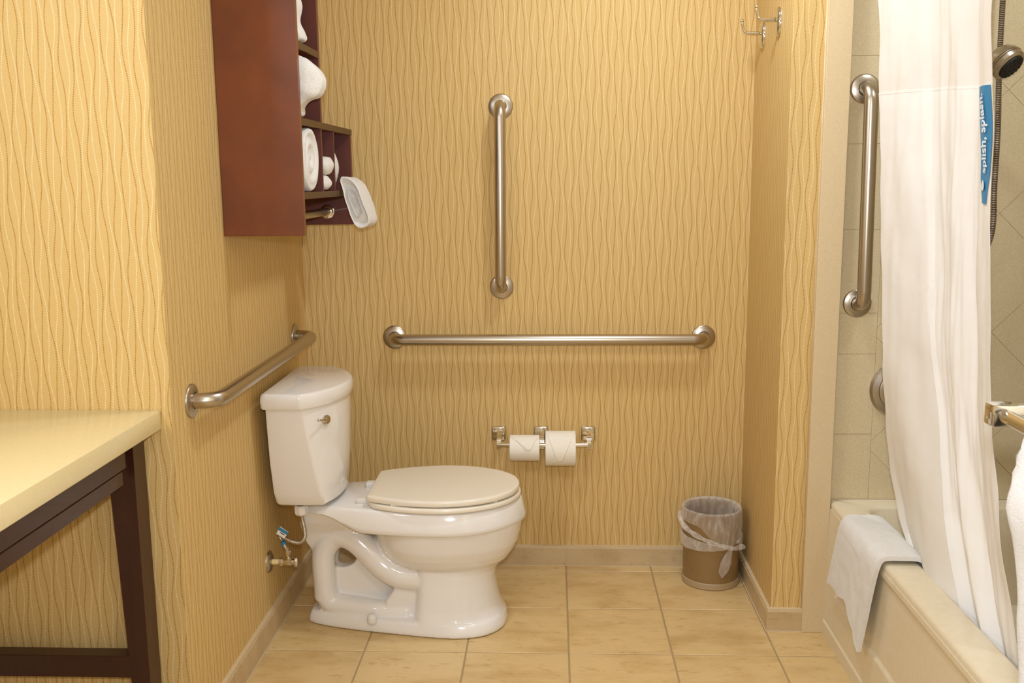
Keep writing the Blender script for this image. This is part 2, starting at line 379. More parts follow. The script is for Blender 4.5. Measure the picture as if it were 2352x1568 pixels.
def wall_tile(poly):
    if len(poly) < 3: return
    ar = abs(sum(poly[i_][0]*poly[(i_+1) % len(poly)][1]-poly[(i_+1) % len(poly)][0]*poly[i_][1] for i_ in range(len(poly))))/2
    if ar < 4e-4: return
    cx_ = sum(p[0] for p in poly)/len(poly); cz_ = sum(p[1] for p in poly)/len(poly)
    g = .0008; P = []
    for x, z in poly:
        dx, dz = x-cx_, z-cz_; L = math.hypot(dx, dz); P.append((x-dx/L*g, z-dz/L*g))
    bm = bmesh.new()
    f = [bm.verts.new((x, YS-.001, z)) for x, z in P]; b = [bm.verts.new((x, YS+.006, z)) for x, z in P]
    n = len(P); bm.faces.new(f); bm.faces.new(b[::-1])
    for i_ in range(n): bm.faces.new((f[i_], b[i_], b[(i_+1) % n], f[(i_+1) % n]))
    bobj('surround_tile', bm, M_shower, wend)
zz = [.41, .61, .85, .97, 1.21, 1.45, 1.69, 1.93, 2.17, TOP]
for a_, b_ in zip(zz, zz[1:]):
    if a_ == .85: wall_tile([(.774, a_), (.893, a_), (.893, b_), (.774, b_)]); continue
    wall_tile([(.774, a_), (.893, a_), (.893, b_), (.774, b_)])
q = .24; ox, oz = 1.302-q*.0, .999
for i_ in range(-8, 10):
    for j_ in range(-8, 10):
        c_ = Vector((ox+(i_-j_)*q/math.sqrt(2), oz+(i_+j_)*q/math.sqrt(2))); h_ = q/math.sqrt(2)
        # shift so that one joint runs through (1.302,.999)-(1.231,.93)
        c_ += Vector((h_*.5, -h_*.5))
        poly = [(c_.x, c_.y-h_), (c_.x+h_, c_.y), (c_.x, c_.y+h_), (c_.x-h_, c_.y)]
        poly = clip_poly(poly, .893, 1.544, .41, TOP)
        wall_tile(poly)

# ------------------------------------------------------------------ grab bars
def arc_pts(a, corner, b, r, n=8):
    a, corner, b = Vector(a), Vector(corner), Vector(b)
    d1 = (a-corner).normalized(); d2 = (b-corner).normalized(); p0 = corner+d1*r; p1 = corner+d2*r; c = corner+d1*r+d2*r
    out = []
    for k in range(n+1):
        t_ = k/n*PI/2; out.append(c-d2*r*math.cos(t_)-d1*r*math.sin(t_))
    return out
def grab_bar(p0, p1, nrm, label, off=.062, fr=.041):
    p0, p1, nrm = Vector(p0), Vector(p1), Vector(nrm)
    t_ = thing('grab_bar', label, 'grab bar', p0, 'stainless grab bars')
    d = (p1-p0).normalized(); o0, o1 = p0+nrm*off, p1+nrm*off
    s0 = p0+nrm*.006; s1 = p1+nrm*.006
    pts = [s0]+arc_pts(s0, o0, o1, .042)+arc_pts(o0, o1, s1, .042)[0:]+[s1]
    bm = bmesh.new(); tube(bm, pts, .019, 24); bobj('bar', bm, M_nickel, t_, True, 50)
    for p in (p0, p1):
        bm = bmesh.new()
        ax = 'X' if nrm.x > .5 else ('-X' if nrm.x < -.5 else '-Y')
        lathe(bm, [(fr, 0), (fr, .0030), (fr-.0012, .0050), (fr-.004, .0064), (.030, .0085), (.0225, .0100), (.0203, .0102), (.0198, .0085)], p, ax, 40, cap1=False)
        bobj('flange', bm, M_nickel, t_, True, 35)
    return t_
grab_bar((-.592, YB, .8245), (.469, YB, .823), (0, -1, 0), 'long horizontal brushed steel grab bar on the back wall')
grab_bar((-.2165, YB, 1.599), (-.2195, YB, .998), (0, -1, 0), 'vertical brushed steel grab bar centred on the papered back wall')
grab_bar((XL, -1.105, .849), (XL, -.165, .853), (1, 0, 0), 'horizontal steel grab bar on the left wall above the toilet tank')
grab_bar((.824, YS, 1.600), (.832, YS, .999), (0, -1, 0), 'vertical steel grab bar in the shower beside the curtain')

# ------------------------------------------------------------------ toilet
YC = -.457
toilet = thing('toilet', 'white two-piece toilet with closed lid standing against the left wall', 'toilet', (-.5, YC, 0))
def remeshed(name, bm, m, parent, vox=.0042, smooth_it=5):
    bmesh.ops.recalc_face_normals(bm, faces=bm.faces)
    me = bpy.data.meshes.new(name+'_raw'); bm.to_mesh(me); bm.free()
    o = bpy.data.objects.new(name+'_raw', me); C.objects.link(o)
    md = o.modifiers.new('r', 'REMESH'); md.mode = 'VOXEL'; md.voxel_size = vox; md.use_smooth_shade = True
    sm = o.modifiers.new('s', 'SMOOTH'); sm.factor = .5; sm.iterations = smooth_it
    dg = bpy.context.evaluated_depsgraph_get(); ev = o.evaluated_get(dg); me2 = bpy.data.meshes.new_from_object(ev)
    bpy.data.objects.remove(o); me2.name = name; me2.materials.clear()
    return link(name, me2, m, parent, True)
def egg(xr, xf, hw, z, n=48, wide=.5, pw=2.2, zf=None, rearp=None):
    """plan outline; xr rear x, xf front x, hw half width; widest point at fraction wide from the rear"""
    xm = xr+(xf-xr)*wide; out = []
    for k in range(n):
        a = 2*PI*k/n; c, s = math.cos(a), math.sin(a)
        p = pw if c > 0 else (rearp or pw)
        rx = (xf-xm) if c > 0 else (xm-xr)
        x = xm+rx*math.copysign(abs(c)**(2/p), c); y = hw*math.copysign(abs(s)**(2/p), s)
        out.append(Vector((x, YC+y, z if zf is None else zf(x))))
    return out
def outline(pts, z, n=64, sc=1.0):
    """mirror-symmetric outline through (x, half width) from rear to front"""
    P = catmull([(x, h*sc, 0) for x, h in pts], 6)
    near = [Vector((p.x, YC-max(p.y, 0), z)) for p in P]; far = [Vector((p.x, YC+max(p.y, 0), z)) for p in P[::-1]]
    return near+far[1:-1]
foot = [(-.812, 0), (-.810, .030), (-.80, .048), (-.75, .072), (-.65, .100), (-.5, .130), (-.4, .147), (-.33, .151), (-.27, .139), (-.225, .108), (-.197, .06), (-.188, 0)]
bm = bmesh.new()
def off_outline(d, z):
    base = outline(foot, z); cx_ = -.5; out = []
    n = len(base)
    for i_ in range(n):
        tgt = base[(i_+1) % n]-base[i_-1]; nr = Vector((tgt.y, -tgt.x, 0)).normalized()
        out.append(base[i_]-nr*d)
    return out
loft(bm, [off_outline(.0, .001), off_outline(.0, .014), off_outline(.002, .022), off_outline(.008, .036), off_outline(.013, .041)])
# pedestal (front column)
ped = [(.03, -.47, -.190, .140), (.07, -.465, -.210, .126), (.11, -.462, -.220, .117), (.15, -.46, -.226, .111), (.18, -.46, -.222, .108), (.215, -.46, -.19, .108), (.25, -.46, -.18, .10)]
loft(bm, [egg(xr, xf, hw, z, wide=.38, pw=2.15, rearp=6) for z, xr, xf, hw in ped])
# bowl
bowl = [(.190, -.50, -.24, .085), (.200, -.53, -.205, .112), (.215, -.555, -.185, .130), (.24, -.575, -.168, .148), (.27, -.588, -.152, .162), (.30, -.596, -.145, .170), (.325, -.60, -.140, .176), (.345, -.60, -.138, .178)]
loft(bm, [egg(xr, xf, hw, z, wide=.44, pw=2.25) for z, xr, xf, hw in bowl])
# spine plate between column and rear, with rear leg (frame around the hole)
def plate_xz(poly, hw0, hole=None):
    a = [bm.verts.new((x, YC-hw0, z)) for x, z in poly]; b = [bm.verts.new((x, YC+hw0, z)) for x, z in poly]; n = len(poly)
    bm.faces.new(a); bm.faces.new(b[::-1])
    for i_ in range(n): bm.faces.new((a[i_], b[i_], b[(i_+1) % n], a[(i_+1) % n]))
# the thin web between column and rear leg, with its rounded hole
NW = 40; inner, outer = [], []
for k in range(NW):
    a = 2*PI*k/NW; c_, s_ = math.cos(a), math.sin(a)
    inner.append((-.698+.041*c_, .204+.033*s_*(1 if s_ > 0 else .95)-.004*c_*s_))
    t_ = min((.247 if c_ > 0 else .083)/max(abs(c_), 1e-6), (.136 if s_ > 0 else .174)/max(abs(s_), 1e-6)); outer.append((-.697+t_*c_, .204+t_*s_))
hw = .022; vv = [[bm.verts.new((x, YC+sd*hw, z)) for x, z in L_] for sd in (-1, 1) for L_ in (inner, outer)]
for k in range(NW):
    k2 = (k+1) % NW
    for q4 in ((vv[0][k], vv[0][k2], vv[1][k2], vv[1][k]), (vv[2][k], vv[3][k], vv[3][k2], vv[2][k2]), (vv[0][k], vv[2][k], vv[2][k2], vv[0][k2]), (vv[1][k], vv[1][k2], vv[3][k2], vv[3][k])): bm.faces.new(q4)
# box at foot of the column, low rear sill
for sgn in (-1, 1):
    pts = catmull([(-.757, .075, 0), (-.757, .13, 0), (-.758, .19, 0), (-.752, .235, 0), (-.725, .272, 0), (-.69, .284, 0), (-.65, .270, 0), (-.61, .235, 0), (-.57, .195, 0), (-.53, .170, 0), (-.49, .160, 0), (-.44, .158, 0)], 5)
    tube(bm, [(p.x, YC+sgn*(.030+.030*min(1, max(0, (p.x+.72)/.20))), p.y) for p in pts], [.034+.007*min(1, k/30) for k in range(len(pts))], 16)
    pts = catmull([(-.757, .16, 0), (-.755, .10, 0), (-.737, .062, 0), (-.69, .052, 0), (-.62, .048, 0), (-.56, .046, 0), (-.49, .046, 0)], 5)
    tube(bm, [(p.x, YC+sgn*(.030+.026*min(1, max(0, (p.x+.74)/.15))), p.y) for p in pts], .035, 16)
    a_ = [(-.545, .05), (-.455, .05), (-.455, .135), (-.525, .135), (-.56, .085)]
    aa = [bm.verts.new((x, YC+sgn*.04, z)) for x, z in a_]; bb = [bm.verts.new((x, YC+sgn*.082, z)) for x, z in a_]; n = len(a_)
    bm.faces.new(aa); bm.faces.new(bb[::-1])
    for i_ in range(n): bm.faces.new((aa[i_], bb[i_], bb[(i_+1) % n], aa[(i_+1) % n]))
# rear neck under the tank
rings = [[Vector((x, YC+y, z)) for x, y in ((x0, -h), (x1, -h), (x1+.02, 0), (x1, h), (x0, h), (x0-.004, 0))] for z, x0, x1, h in
         ((.235, -.790, -.72, .040), (.265, -.806, -.68, .050), (.30, -.812, -.62, .062), (.34, -.812, -.58, .085), (.385, -.808, -.56, .10))]
loft(bm, rings)
bowl_o = remeshed('bowl_base', bm, M_porc, toilet, .0040, 6)
# rim band + deck, crisp lower edge
deck = [(-.808, 0), (-.808, .08), (-.795, .105), (-.75, .128), (-.70, .138), (-.62, .158), (-.53, .178), (-.44, .189), (-.36, .191), (-.28, .176), (-.21, .138), (-.158, .082), (-.134, .032), (-.129, 0)]
def deck_ring(z, inset, low=False):
    base = outline(deck, z, sc=1.0); n = len(base); out = []
    for i_ in range(n):
        tg = base[(i_+1) % n]-base[i_-1]; nr = Vector((tg.y, -tg.x, 0)).normalized(); p = base[i_]-nr*inset
        if low:   # underside rises towards the tank
            k = min(1, max(0, (-.60-p.x)/.14)); k = k*k*(3-2*k); p.z = z+k*(.385-z)
        out.append(p)
    return out
bm = bmesh.new()
loft(bm, [deck_ring(.345, .045, True), deck_ring(.338, .014, True), deck_ring(.336, .004, True), deck_ring(.340, .0, True), deck_ring(.352, .0, True), deck_ring(.396, .011), deck_ring(.402, .015), deck_ring(.404, .021)])
bobj('rim', bm, M_porc, toilet, True, 55)
# seat ring + lid
seatpl = [(-.600, 0), (-.600, .085), (-.592, .120), (-.565, .150), (-.50, .175), (-.43, .187), (-.36, .189), (-.29, .174), (-.22, .138), (-.170, .086), (-.148, .036), (-.143, 0)]
def seat_ring(z, inset, tilt=0, pl=seatpl, dx=0):
    P = []
    base = outline(pl, z); n = len(base)
    for i_ in range(n):
        tg = base[(i_+1) % n]-base[i_-1]; nr = Vector((tg.y, -tg.x, 0)).normalized(); p = base[i_]-nr*inset; p.z += tilt*(p.x+.6); p.x += dx; P.append(p)
    return P
bm = bmesh.new(); loft(bm, [seat_ring(.4062, .005), seat_ring(.4070, .001), seat_ring(.4085, .0), seat_ring(.4190, .001), seat_ring(.4205, .003), seat_ring(.4215, .008)])
bobj('seat_ring', bm, M_seat, toilet, True, 50)
lidpl = [(-.600, 0), (-.600, .10), (-.598, .122), (-.585, .135), (-.55, .151), (-.49, .171), (-.42, .184), (-.35, .184), (-.28, .168), (-.215, .132), (-.170, .082), (-.152, .034), (-.148, 0)]
bm = bmesh.new(); loft(bm, [seat_ring(.4240, .006, .006, lidpl), seat_ring(.4246, .001, .006, lidpl), seat_ring(.4265, .0, .006, lidpl), seat_ring(.4375, .0005, .006, lidpl), seat_ring(.4398, .002, .006, lidpl), seat_ring(.4410, .006, .006, lidpl), seat_ring(.4416, .016, .006, lidpl)])
bobj('seat_lid', bm, M_seat, toilet, True, 50)
for x in (-.50, -.23):
    for s in (-1, 1):
        bm = bmesh.new(); hw_ = .163 if x < -.4 else .125; box(bm, x-.02, x+.02, YC+s*(hw_-.01)-.008, YC+s*(hw_-.01)+.008, .421, .4275, .001, 1); bobj('bumper', bm, M_plast, toilet)
for s in (-1, 1):
    bm = bmesh.new(); box(bm, -.636, -.590, YC+s*.078-.016, YC+s*.078+.016, .403, .4185, .003, 3)
    bobj('hinge', bm, M_plast, toilet, True, 40)
for s in (-1, 1):
    bm = bmesh.new(); lathe(bm, [(.0155, .034), (.0155, .044), (.014, .053), (.009, .059), (.003, .061)], (-.597, YC+s*.106, 0), 'Z', 24); bobj('bolt_cap', bm, M_plast, toilet, True, 60)
# tank
def tank_ring(xb, xc, xa, hw, z, rc=.012, bev=0):
    """xb back, xc front corner x, xa apex x, hw half width"""
    near = [(xb, -hw+rc), (xb+rc*.3, -hw+rc*.3), (xb+rc, -hw), ((xb+xc)/2, -hw), (xc-.008, -hw), (xc-.002, -hw+.001), (xc+.004, -hw+.006)]
    rr = ((xa-xc)**2+hw*hw)/(2*(xa-xc)); cxx = xa-rr; a0 = math.asin(min(1, (hw-.006)/rr)); N = 14
    for k in range(1, N): a = -a0+k*(2*a0)/N; near.append((cxx+rr*math.cos(a), rr*math.sin(a)))
    near += [(xc+.004, hw-.006), (xc-.002, hw-.001), (xc-.008, hw), ((xb+xc)/2, hw), (xb+rc, hw), (xb+rc*.3, hw-rc*.3), (xb, hw-rc)]
    return [Vector((x, YC+y, z)) for x, y in near]
bm = bmesh.new()
T0 = [(.416, -.845, -.735, -.70, .135), (.418, -.856, -.724, -.690, .150), (.426, -.862, -.716, -.684, .156), (.46, -.866, -.722, -.681, .165), (.55, -.868, -.735, -.672, .181), (.65, -.868, -.748, -.668, .193), (.735, -.868, -.757, -.667, .201)]
loft(bm, [tank_ring(xb, xc, xa, hw, z) for z, xb, xc, xa, hw in T0]); bobj('tank', bm, M_porc, toilet, True, 42)
bm = bmesh.new()
T1 = [(.722, -.868, -.752, -.668, .206), (.7215, -.874, -.756, -.662, .2125), (.726, -.876, -.757, -.659, .2155), (.745, -.877, -.757, -.656, .2165), (.758, -.876, -.757, -.658, .215), (.764, -.873, -.758, -.661, .212), (.7665, -.868, -.760, -.667, .206)]
loft(bm, [tank_ring(xb, xc, xa, hw, z) for z, xb, xc, xa, hw in T1]); bobj('tank_lid', bm, M_porc, toilet, True, 42)
lev = thing  # flush lever
d = Vector((.80, -.60, 0)).normalized(); c0 = Vector((-.716, YC-.135, .676))
bm = bmesh.new(); tube(bm, [c0-d*.004, c0+d*.004, c0+d*.018, c0+d*.0185], [.014, .0145, .0145, .011], 24)
piv = bobj('flush_lever', bm, M_chrome, toilet, True, 40)
bm = bmesh.new(); p_ = c0+d*.013; tube(bm, [p_, p_+Vector((-.001, -.022, .004)), p_+Vector((-.007, -.044, .010)), p_+Vector((-.009, -.050, .011))], [.0035, .003, .0032, .0042], 12)
h = bobj('lever_handle', bm, M_chrome, toilet, True)
h.parent = piv; h.matrix_parent_inverse = Matrix.Identity(4); piv_m = piv
# tank bolts, fill nut
bm = bmesh.new(); tube(bm, [(-.782, YC-.085, .416), (-.782, YC-.085, .372)], .0035, 10); bobj('tank_bolt', bm, M_nickel, toilet, True)
NUTX, NUTY = -.799, -.565
bm = bmesh.new(); lathe(bm, [(.015, .405), (.015, .423)], (NUTX, NUTY, 0), 'Z', 16); bobj('gasket', bm, M_dark, toilet)
bm = bmesh.new(); lathe(bm, [(.016, .375), (.0205, .380), (.0215, .388), (.0215, .402), (.018, .406)], (NUTX, NUTY, 0), 'Z', 8); bobj('coupling_nut', bm, M_plast, toilet)

# supply valve and hose
VY, VZ = -.572, .228
valve = thing('water_shutoff_valve', 'chrome shut-off valve with cream pipe low on the left wall', 'valve', (XL, VY, VZ))
bm = bmesh.new(); lathe(bm, [(.034, 0), (.033, .003), (.026, .008), (.011, .011)], (XL, VY, VZ), 'X', 32); bobj('escutcheon', bm, M_nickel, valve, True, 50)
bm = bmesh.new(); tube(bm, [(XL+.008, VY, VZ), (XL+.040, VY, VZ)], .0085, 16); bobj('stub_pipe', bm, M_pipe, valve, True, 50)
bm = bmesh.new(); lathe(bm, [(.011, .032), (.0125, .034), (.0125, .042), (.011, .044)], (XL, VY, VZ), 'X', 6); bobj('compression_nut', bm, M_chrome, valve)
bm = bmesh.new(); lathe(bm, [(.009, .044), (.0095, .050), (.0115, .054), (.0115, .066), (.009, .068), (.009, .078), (.006, .080)], (XL, VY, VZ), 'X', 20)
tube(bm, [(XL+.060, VY, VZ), (XL+.060, VY, VZ+.028)], .0065, 14); bobj('valve_body', bm, M_chrome, valve, True, 40)
bm = bmesh.new(); lathe(bm, [(.010, .078), (.0165, .080), (.0175, .083), (.0165, .086), (.008, .088)], (XL, VY, VZ), 'X', 24, sx=.75, sy=1.0); bobj('oval_handle', bm, M_chrome, valve, True, 40)
hose = thing('supply_hose', 'looped braided water hose joining shut-off valve and toilet tank', 'hose', (-.843, VY, .26))
pts = [(NUTX, NUTY, .378), (-.797, NUTY, .360), (-.790, NUTY-.006, .330), (-.789, NUTY-.012, .308), (-.803, NUTY-.016, .293), (-.828, NUTY-.016, .296), (-.852, NUTY-.010, .306), (-.8655, NUTY-.004, .314), (-.872, NUTY+.006, .310), (-.866, NUTY+.004, .296), (-.852, VY, .278), (-.845, VY, .262), (-.843, VY, .252)]
def braid():
    M = mat('braided_steel', (190, 180, 160), .35, .9); t = NT(M); geo = t.n('ShaderNodeNewGeometry')
    n = t.noise(geo.outputs['Position'], 700, 2); t.l(t.ramp(n, [(.35, lin((120, 108, 88))), (.6, lin((214, 206, 188)))]), t.b.inputs['Base Color']); t.bump(n, .6, .001); return M
M_braid = braid()
bm = bmesh.new(); tube(bm, catmull(pts, 6), .0062, 14); bobj('braided_line', bm, M_braid, hose, True)
bm = bmesh.new(); lathe(bm, [(.0075, .247), (.0085, .250), (.0085, .262), (.007, .264)], (-.843, VY, 0), 'Z', 6); bobj('hose_nut', bm, M_chrome, hose)
def quad_sheet(corners, th, n=1):
    a, b_, c_, d_ = [Vector(p) for p in corners]; nr = (b_-a).cross(d_-a).normalized()*th; bm = bmesh.new()
    f = [bm.verts.new(p) for p in (a, b_, c_, d_)]; g = [bm.verts.new(p+nr) for p in (a, b_, c_, d_)]
    bm.faces.new(f); bm.faces.new(g[::-1])
    for i_ in range(4): bm.faces.new((f[i_], g[i_], g[(i_+1) % 4], f[(i_+1) % 4]))
    return bm
TY = -.585
ptag = bobj('paper_tag', quad_sheet([(-.872, TY, .322), (-.848, TY, .307), (-.835, TY, .327), (-.859, TY, .345)], .0012), M_plast, hose)
h = bobj('blue_panel', quad_sheet([(-.861, TY-.0016, .3440), (-.8352, TY-.0016, .3262), (-.8405, TY-.0016, .3185), (-.8655, TY-.0016, .3345)], .0006), M_blue, hose); h.parent = ptag; h.matrix_parent_inverse = Matrix.Identity(4)
h = bobj('dark_print', quad_sheet([(-.859, TY-.0016, .3275), (-.8465, TY-.0016, .3190), (-.8478, TY-.0016, .3168), (-.8603, TY-.0016, .3253)], .0006), M_dark, hose); h.parent = ptag; h.matrix_parent_inverse = Matrix.Identity(4)
bm = bmesh.new(); lathe(bm, [(.0070, .281), (.0070, .293)], (-.8555, VY+.002, 0), 'Z', 12); bobj('blue_tape', bm, M_blue, hose, True, 50)

# ------------------------------------------------------------------ vanity counter
XC, ZC = -.927, .856
van = thing('vanity', 'vanity with cream stone top and dark wooden frame at left', 'vanity', (-1.2, -1.6, 0))
bm = bmesh.new(); box(bm, -1.5, XC, -2.9, YF-.001, ZC-.044, ZC, .0025, 2); bobj('stone_top', bm, M_quartz, van, True, 30)
bm = bmesh.new(); box(bm, -.992, -.968, -2.85, -1.33, .752, ZC-.044, .001, 1); bobj('apron', bm, M_espresso, van)
bm = bmesh.new(); box(bm, -.995, -.972, -2.85, -1.34, .716, .748, .0015, 1); bobj('apron_rail', bm, M_espresso, van)
def leg(yf, yb_, x_front=-.962):
    bm = bmesh.new(); rings = []
    for z, xw in ((0, .040), (.28, .044), (.716, .058), (ZC-.044, .060)):
        rings.append([Vector((x_front-xw, yf, z)), Vector((x_front, yf, z)), Vector((x_front, yb_, z)), Vector((x_front-xw, yb_, z))])
    loft(bm, rings); bmesh.ops.bevel(bm, geom=[e for e in bm.edges if abs(e.verts[0].co.z-e.verts[1].co.z) > .05], offset=.002, segments=2, affect='EDGES')
    return bobj('leg', bm, M_espresso, van, True, 30)
leg(-1.305, -1.245); leg(-2.85, -2.79)
leg(-1.305, -1.245, -1.44); leg(-2.85, -2.79, -1.44)
bm = bmesh.new(); box(bm, -1.46, -1.001, -1.298, -1.258, .245, .298, .002, 2); bobj('stretcher', bm, M_espresso, van)
bm = bmesh.new(); box(bm, -1.46, -1.018, -1.298, -1.262, .716, ZC-.044, .002, 1); bobj('end_rail', bm, M_espresso, van)

# ------------------------------------------------------------------ wall cabinet with towels
cab = thing('wall_cabinet', 'cherry wood wall cabinet with open towel shelves above the toilet', 'cabinet', (XL, -.48, 1.22))
XF = -.690; YN0, YN1 = -.808, -.788; YM = -.567; YD2 = -.411; YE = -.175
CT = 2.02
def cb(name, m, *a, bev=.001): 
    bm = bmesh.new(); box(bm, *a, bev, 1); return bobj(name, bm, m, cab)
cb('side_panel', M_cherry, XL+.001, XF, YN0, YN1, 1.220, CT)
cb('side_panel', M_inside, XL+.001, XF-.002, YE, YE+.018, 1.220, 1.520)
cb('side_panel', M_inside, XL+.001, XF-.002, YM, YM+.016, 1.520, CT)
cb('back_panel', M_inside, XL+.001, XL+.008, YN1, YE, 1.329, 1.52)
cb('back_panel', M_inside, XL+.001, XL+.008, YN1, YM, 1.52, CT)
cb('top_panel', M_cherry, XL+.001, XF, YN0, YM+.016, CT, CT+.018)
for z, y1 in ((1.711, YM), (1.521, YE+.018), (1.331, YE)):
    s = cb('shelf', M_inside, XL+.008, XF-.004, YN1, y1, z-.017, z)
    h = cb('shelf_edge', M_edge, XF-.0039, XF, YN1, y1, z-.0175, z+.0005, bev=.0004); h.parent = s; h.matrix_parent_inverse = Matrix.Translation(-cab.location) @ Matrix.Identity(4) if False else Matrix.Identity(4)
cb('divider', M_inside, XL+.008, XF-.003, YM, YM+.010, 1.331, 1.504)
cb('divider', M_inside, XL+.008, XF-.003, YD2, YD2+.008, 1.331, 1.504)
rod = thing('towel_rod', 'brushed metal rod under the lowest cabinet shelf', 'towel rod', (-.774, YE, 1.262))
bm = bmesh.new(); tube(bm, [(-.774, YN1+.002, 1.262), (-.774, YE-.004, 1.262)], .0125, 20); bobj('bar', bm, M_nickel, rod, True, 50)
for y, s in ((YE, '-Y'), (YN1, 'Y')):
    bm = bmesh.new(); lathe(bm, [(.023, 0), (.023, .004), (.018, .009), (.013, .010)], (-.774, y, 1.262), s, 28); bobj('flange', bm, M_chrome, rod, True, 40)

def roll(label, ycen, zcen, ry, rz, x0, x1, tilt=0.0, skew=0.0, name='rolled_towel', cat='towel', turns=3.2, seed=1, spiral=True, grp='white towels in the wall cabinet', n=56, drop=0.0, ex=2.3):
    """towel roll, axis along +X, spiral end at x1"""
    bm = bmesh.new(); rings = []; rnd = random.Random(seed)
    L = x1-x0; prof = [(0, .80), (.02, .92), (.06, 1.0), (.5, 1.0), (.85, 1.0), (.95, .985), (.985, .95), (1.0, .88)]
    def pt(a, rad, x, k):
        c, s = math.cos(a), math.sin(a)
        y = ry*rad*math.copysign(abs(c)**(2/ex), c); z = rz*rad*math.copysign(abs(s)**(2/ex), s)
        q = Vector((x, y, z)); nn = noise.noise(Vector((x*14+seed*7, y*16, z*16)))
        q += Vector((0, y, z)).normalized()*nn*.006*min(1, rad*1.2) if rad > .05 else Vector((0, 0, 0))
        # tilt about y axis through x0, skew in plan
        zz_ = q.z - math.tan(tilt)*(x-x0) - drop*((x-x0)/L)**2; yy_ = q.y + math.tan(skew)*(x-x0)
        return Vector((x, ycen+yy_, zcen+zz_))
    for f, rad in prof: rings.append([pt(2*PI*k/n, rad, x0+L*f, k) for k in range(n)])
    # spiral end
    if spiral:
        M_ = 14
        for j in range(1, M_):
            rad = .88*(1-j/M_); ring = []
            for k in range(n):
                a = 2*PI*k/n; ph = (rad/.88*turns - k/n) % 1.0; dep = -.010*math.sin(PI*ph)**2 - .008*(1-rad)
                ring.append(pt(a, rad, x1+dep+.004, k))
            rings.append(ring)
    else:
        for j in range(1, 5): rings.append([pt(2*PI*k/n, .88*(1-j/5), x1+.012*math.sin(j/5*PI/2), k) for k in range(n)])
    loft(bm, rings)
    o = bobj(name, bm, M_terry, None, True); tag(o, label, cat, grp); return o
SH1, SH2, SH3 = 1.711, 1.521, 1.331
# folded towels: closed outline in XZ, lofted along Y with soft shoulders and a folded near end
def fold_y(label, outline_xz, y0, y1, seed=0, name='folded_towel', rough=.004, folds=0, shear=0.0):
    base = catmull(outline_xz_pts(outline_xz), 6)[:-1]
    cx_ = sum(p.x for p in base)/len(base); cz_ = sum(p.z for p in base)/len(base); bm = bmesh.new(); rings = []
    prof = []
    if folds:
        for j in range(folds*4, 0, -1):
            sc = .90*(1-j/(folds*4+1)); prof.append((.0-.0, sc, .016*abs(math.sin(j/4*PI))**.7+.010*j/(folds*4)))
    prof += ([(0, .93, .002), (.01, .97, 0), (.05, 1, 0)] if folds else [(0, .25, 0), (.02, .5, 0), (.06, .72, 0), (.13, .88, 0), (.22, .96, 0)])+[(.25, 1, 0), (.3, 1, 0), (.6, 1, 0), (.85, 1, 0), (.95, .97, 0), (1, .9, 0)]
    for f, sc, rec in prof:
        ring = []
        for p in base:
            q = Vector((cx_+(p.x-cx_)*sc, y0+(y1-y0)*f+rec, cz_+(p.z-cz_)*sc)); d_ = Vector((q.x-cx_, 0, q.z-cz_))
            if d_.length > 1e-5: q += d_.normalized()*(noise.noise(q*20+Vector((seed*5, 0, 0)))*rough+noise.noise(q*70)*rough*.3)
            q.y += noise.noise(q*25+Vector((3, seed, 3)))*rough*1.2; q.x += shear*f
            ring.append(q)
        rings.append(ring)
    loft(bm, rings); o = bobj(name, bm, M_terry, None, True); tag(o, label, 'towel', 'white towels in the wall cabinet'); return o
def outline_xz_pts(L): return [(x, 0, z) for x, z in L]+[(L[0][0], 0, L[0][1])]
fold_y('white folded towel on the topmost visible cabinet shelf', [(-.86, SH1+.006), (-.73, SH1+.004), (-.690, SH1+.010), (-.692, SH1+.03), (-.704, SH1+.06), (-.698, SH1+.10), (-.708, SH1+.14), (-.71, SH1+.20), (-.75, SH1+.23), (-.86, SH1+.23)], -.782, -.690, 3)
fold_y('white folded towel bulging from the second cabinet shelf, beneath the top one', [(-.86, SH2+.006), (-.74, SH2+.005), (-.700, SH2+.008), (-.696, SH2+.03), (-.680, SH2+.046), (-.652, SH2+.056), (-.638, SH2+.082), (-.642, SH2+.110), (-.664, SH2+.138), (-.70, SH2+.158), (-.76, SH2+.168), (-.86, SH2+.168)], -.782, -.715, 5, rough=.003)
roll('large rolled white towel in the lower left cabinet cubby', -.694, SH3+.0865, .080, .0825, -.88, -.690, seed=2, turns=2.2)
roll('small rolled white washcloth, upper of two in the middle cubby', -.482, SH3+.0745, .050, .028, -.86, -.692, seed=4, spiral=False, name='rolled_washcloth', ex=2.0)
roll('small rolled white washcloth, lower of two in the middle cubby', -.492, SH3+.0225, .038, .0215, -.86, -.697, seed=6, spiral=False, name='rolled_washcloth', ex=2.0)
roll('folded white cloth standing behind the overhanging towel', -.310, SH3+.070, .040, .052, -.86, -.715, seed=8, spiral=False, name='folded_cloth', ex=2.0)
fold_y('thick rolled white towel hanging out of the end cubby, beyond the cabinet', [(-.684, 1.372), (-.664, 1.370), (-.642, 1.350), (-.624, 1.312), (-.610, 1.268), (-.604, 1.240), (-.610, 1.226), (-.626, 1.217), (-.642, 1.222), (-.656, 1.245), (-.670, 1.29), (-.682, 1.335), (-.688, 1.360)], -.37, -.262, 9, name='rolled_towel', rough=.004, folds=2, shear=.010)

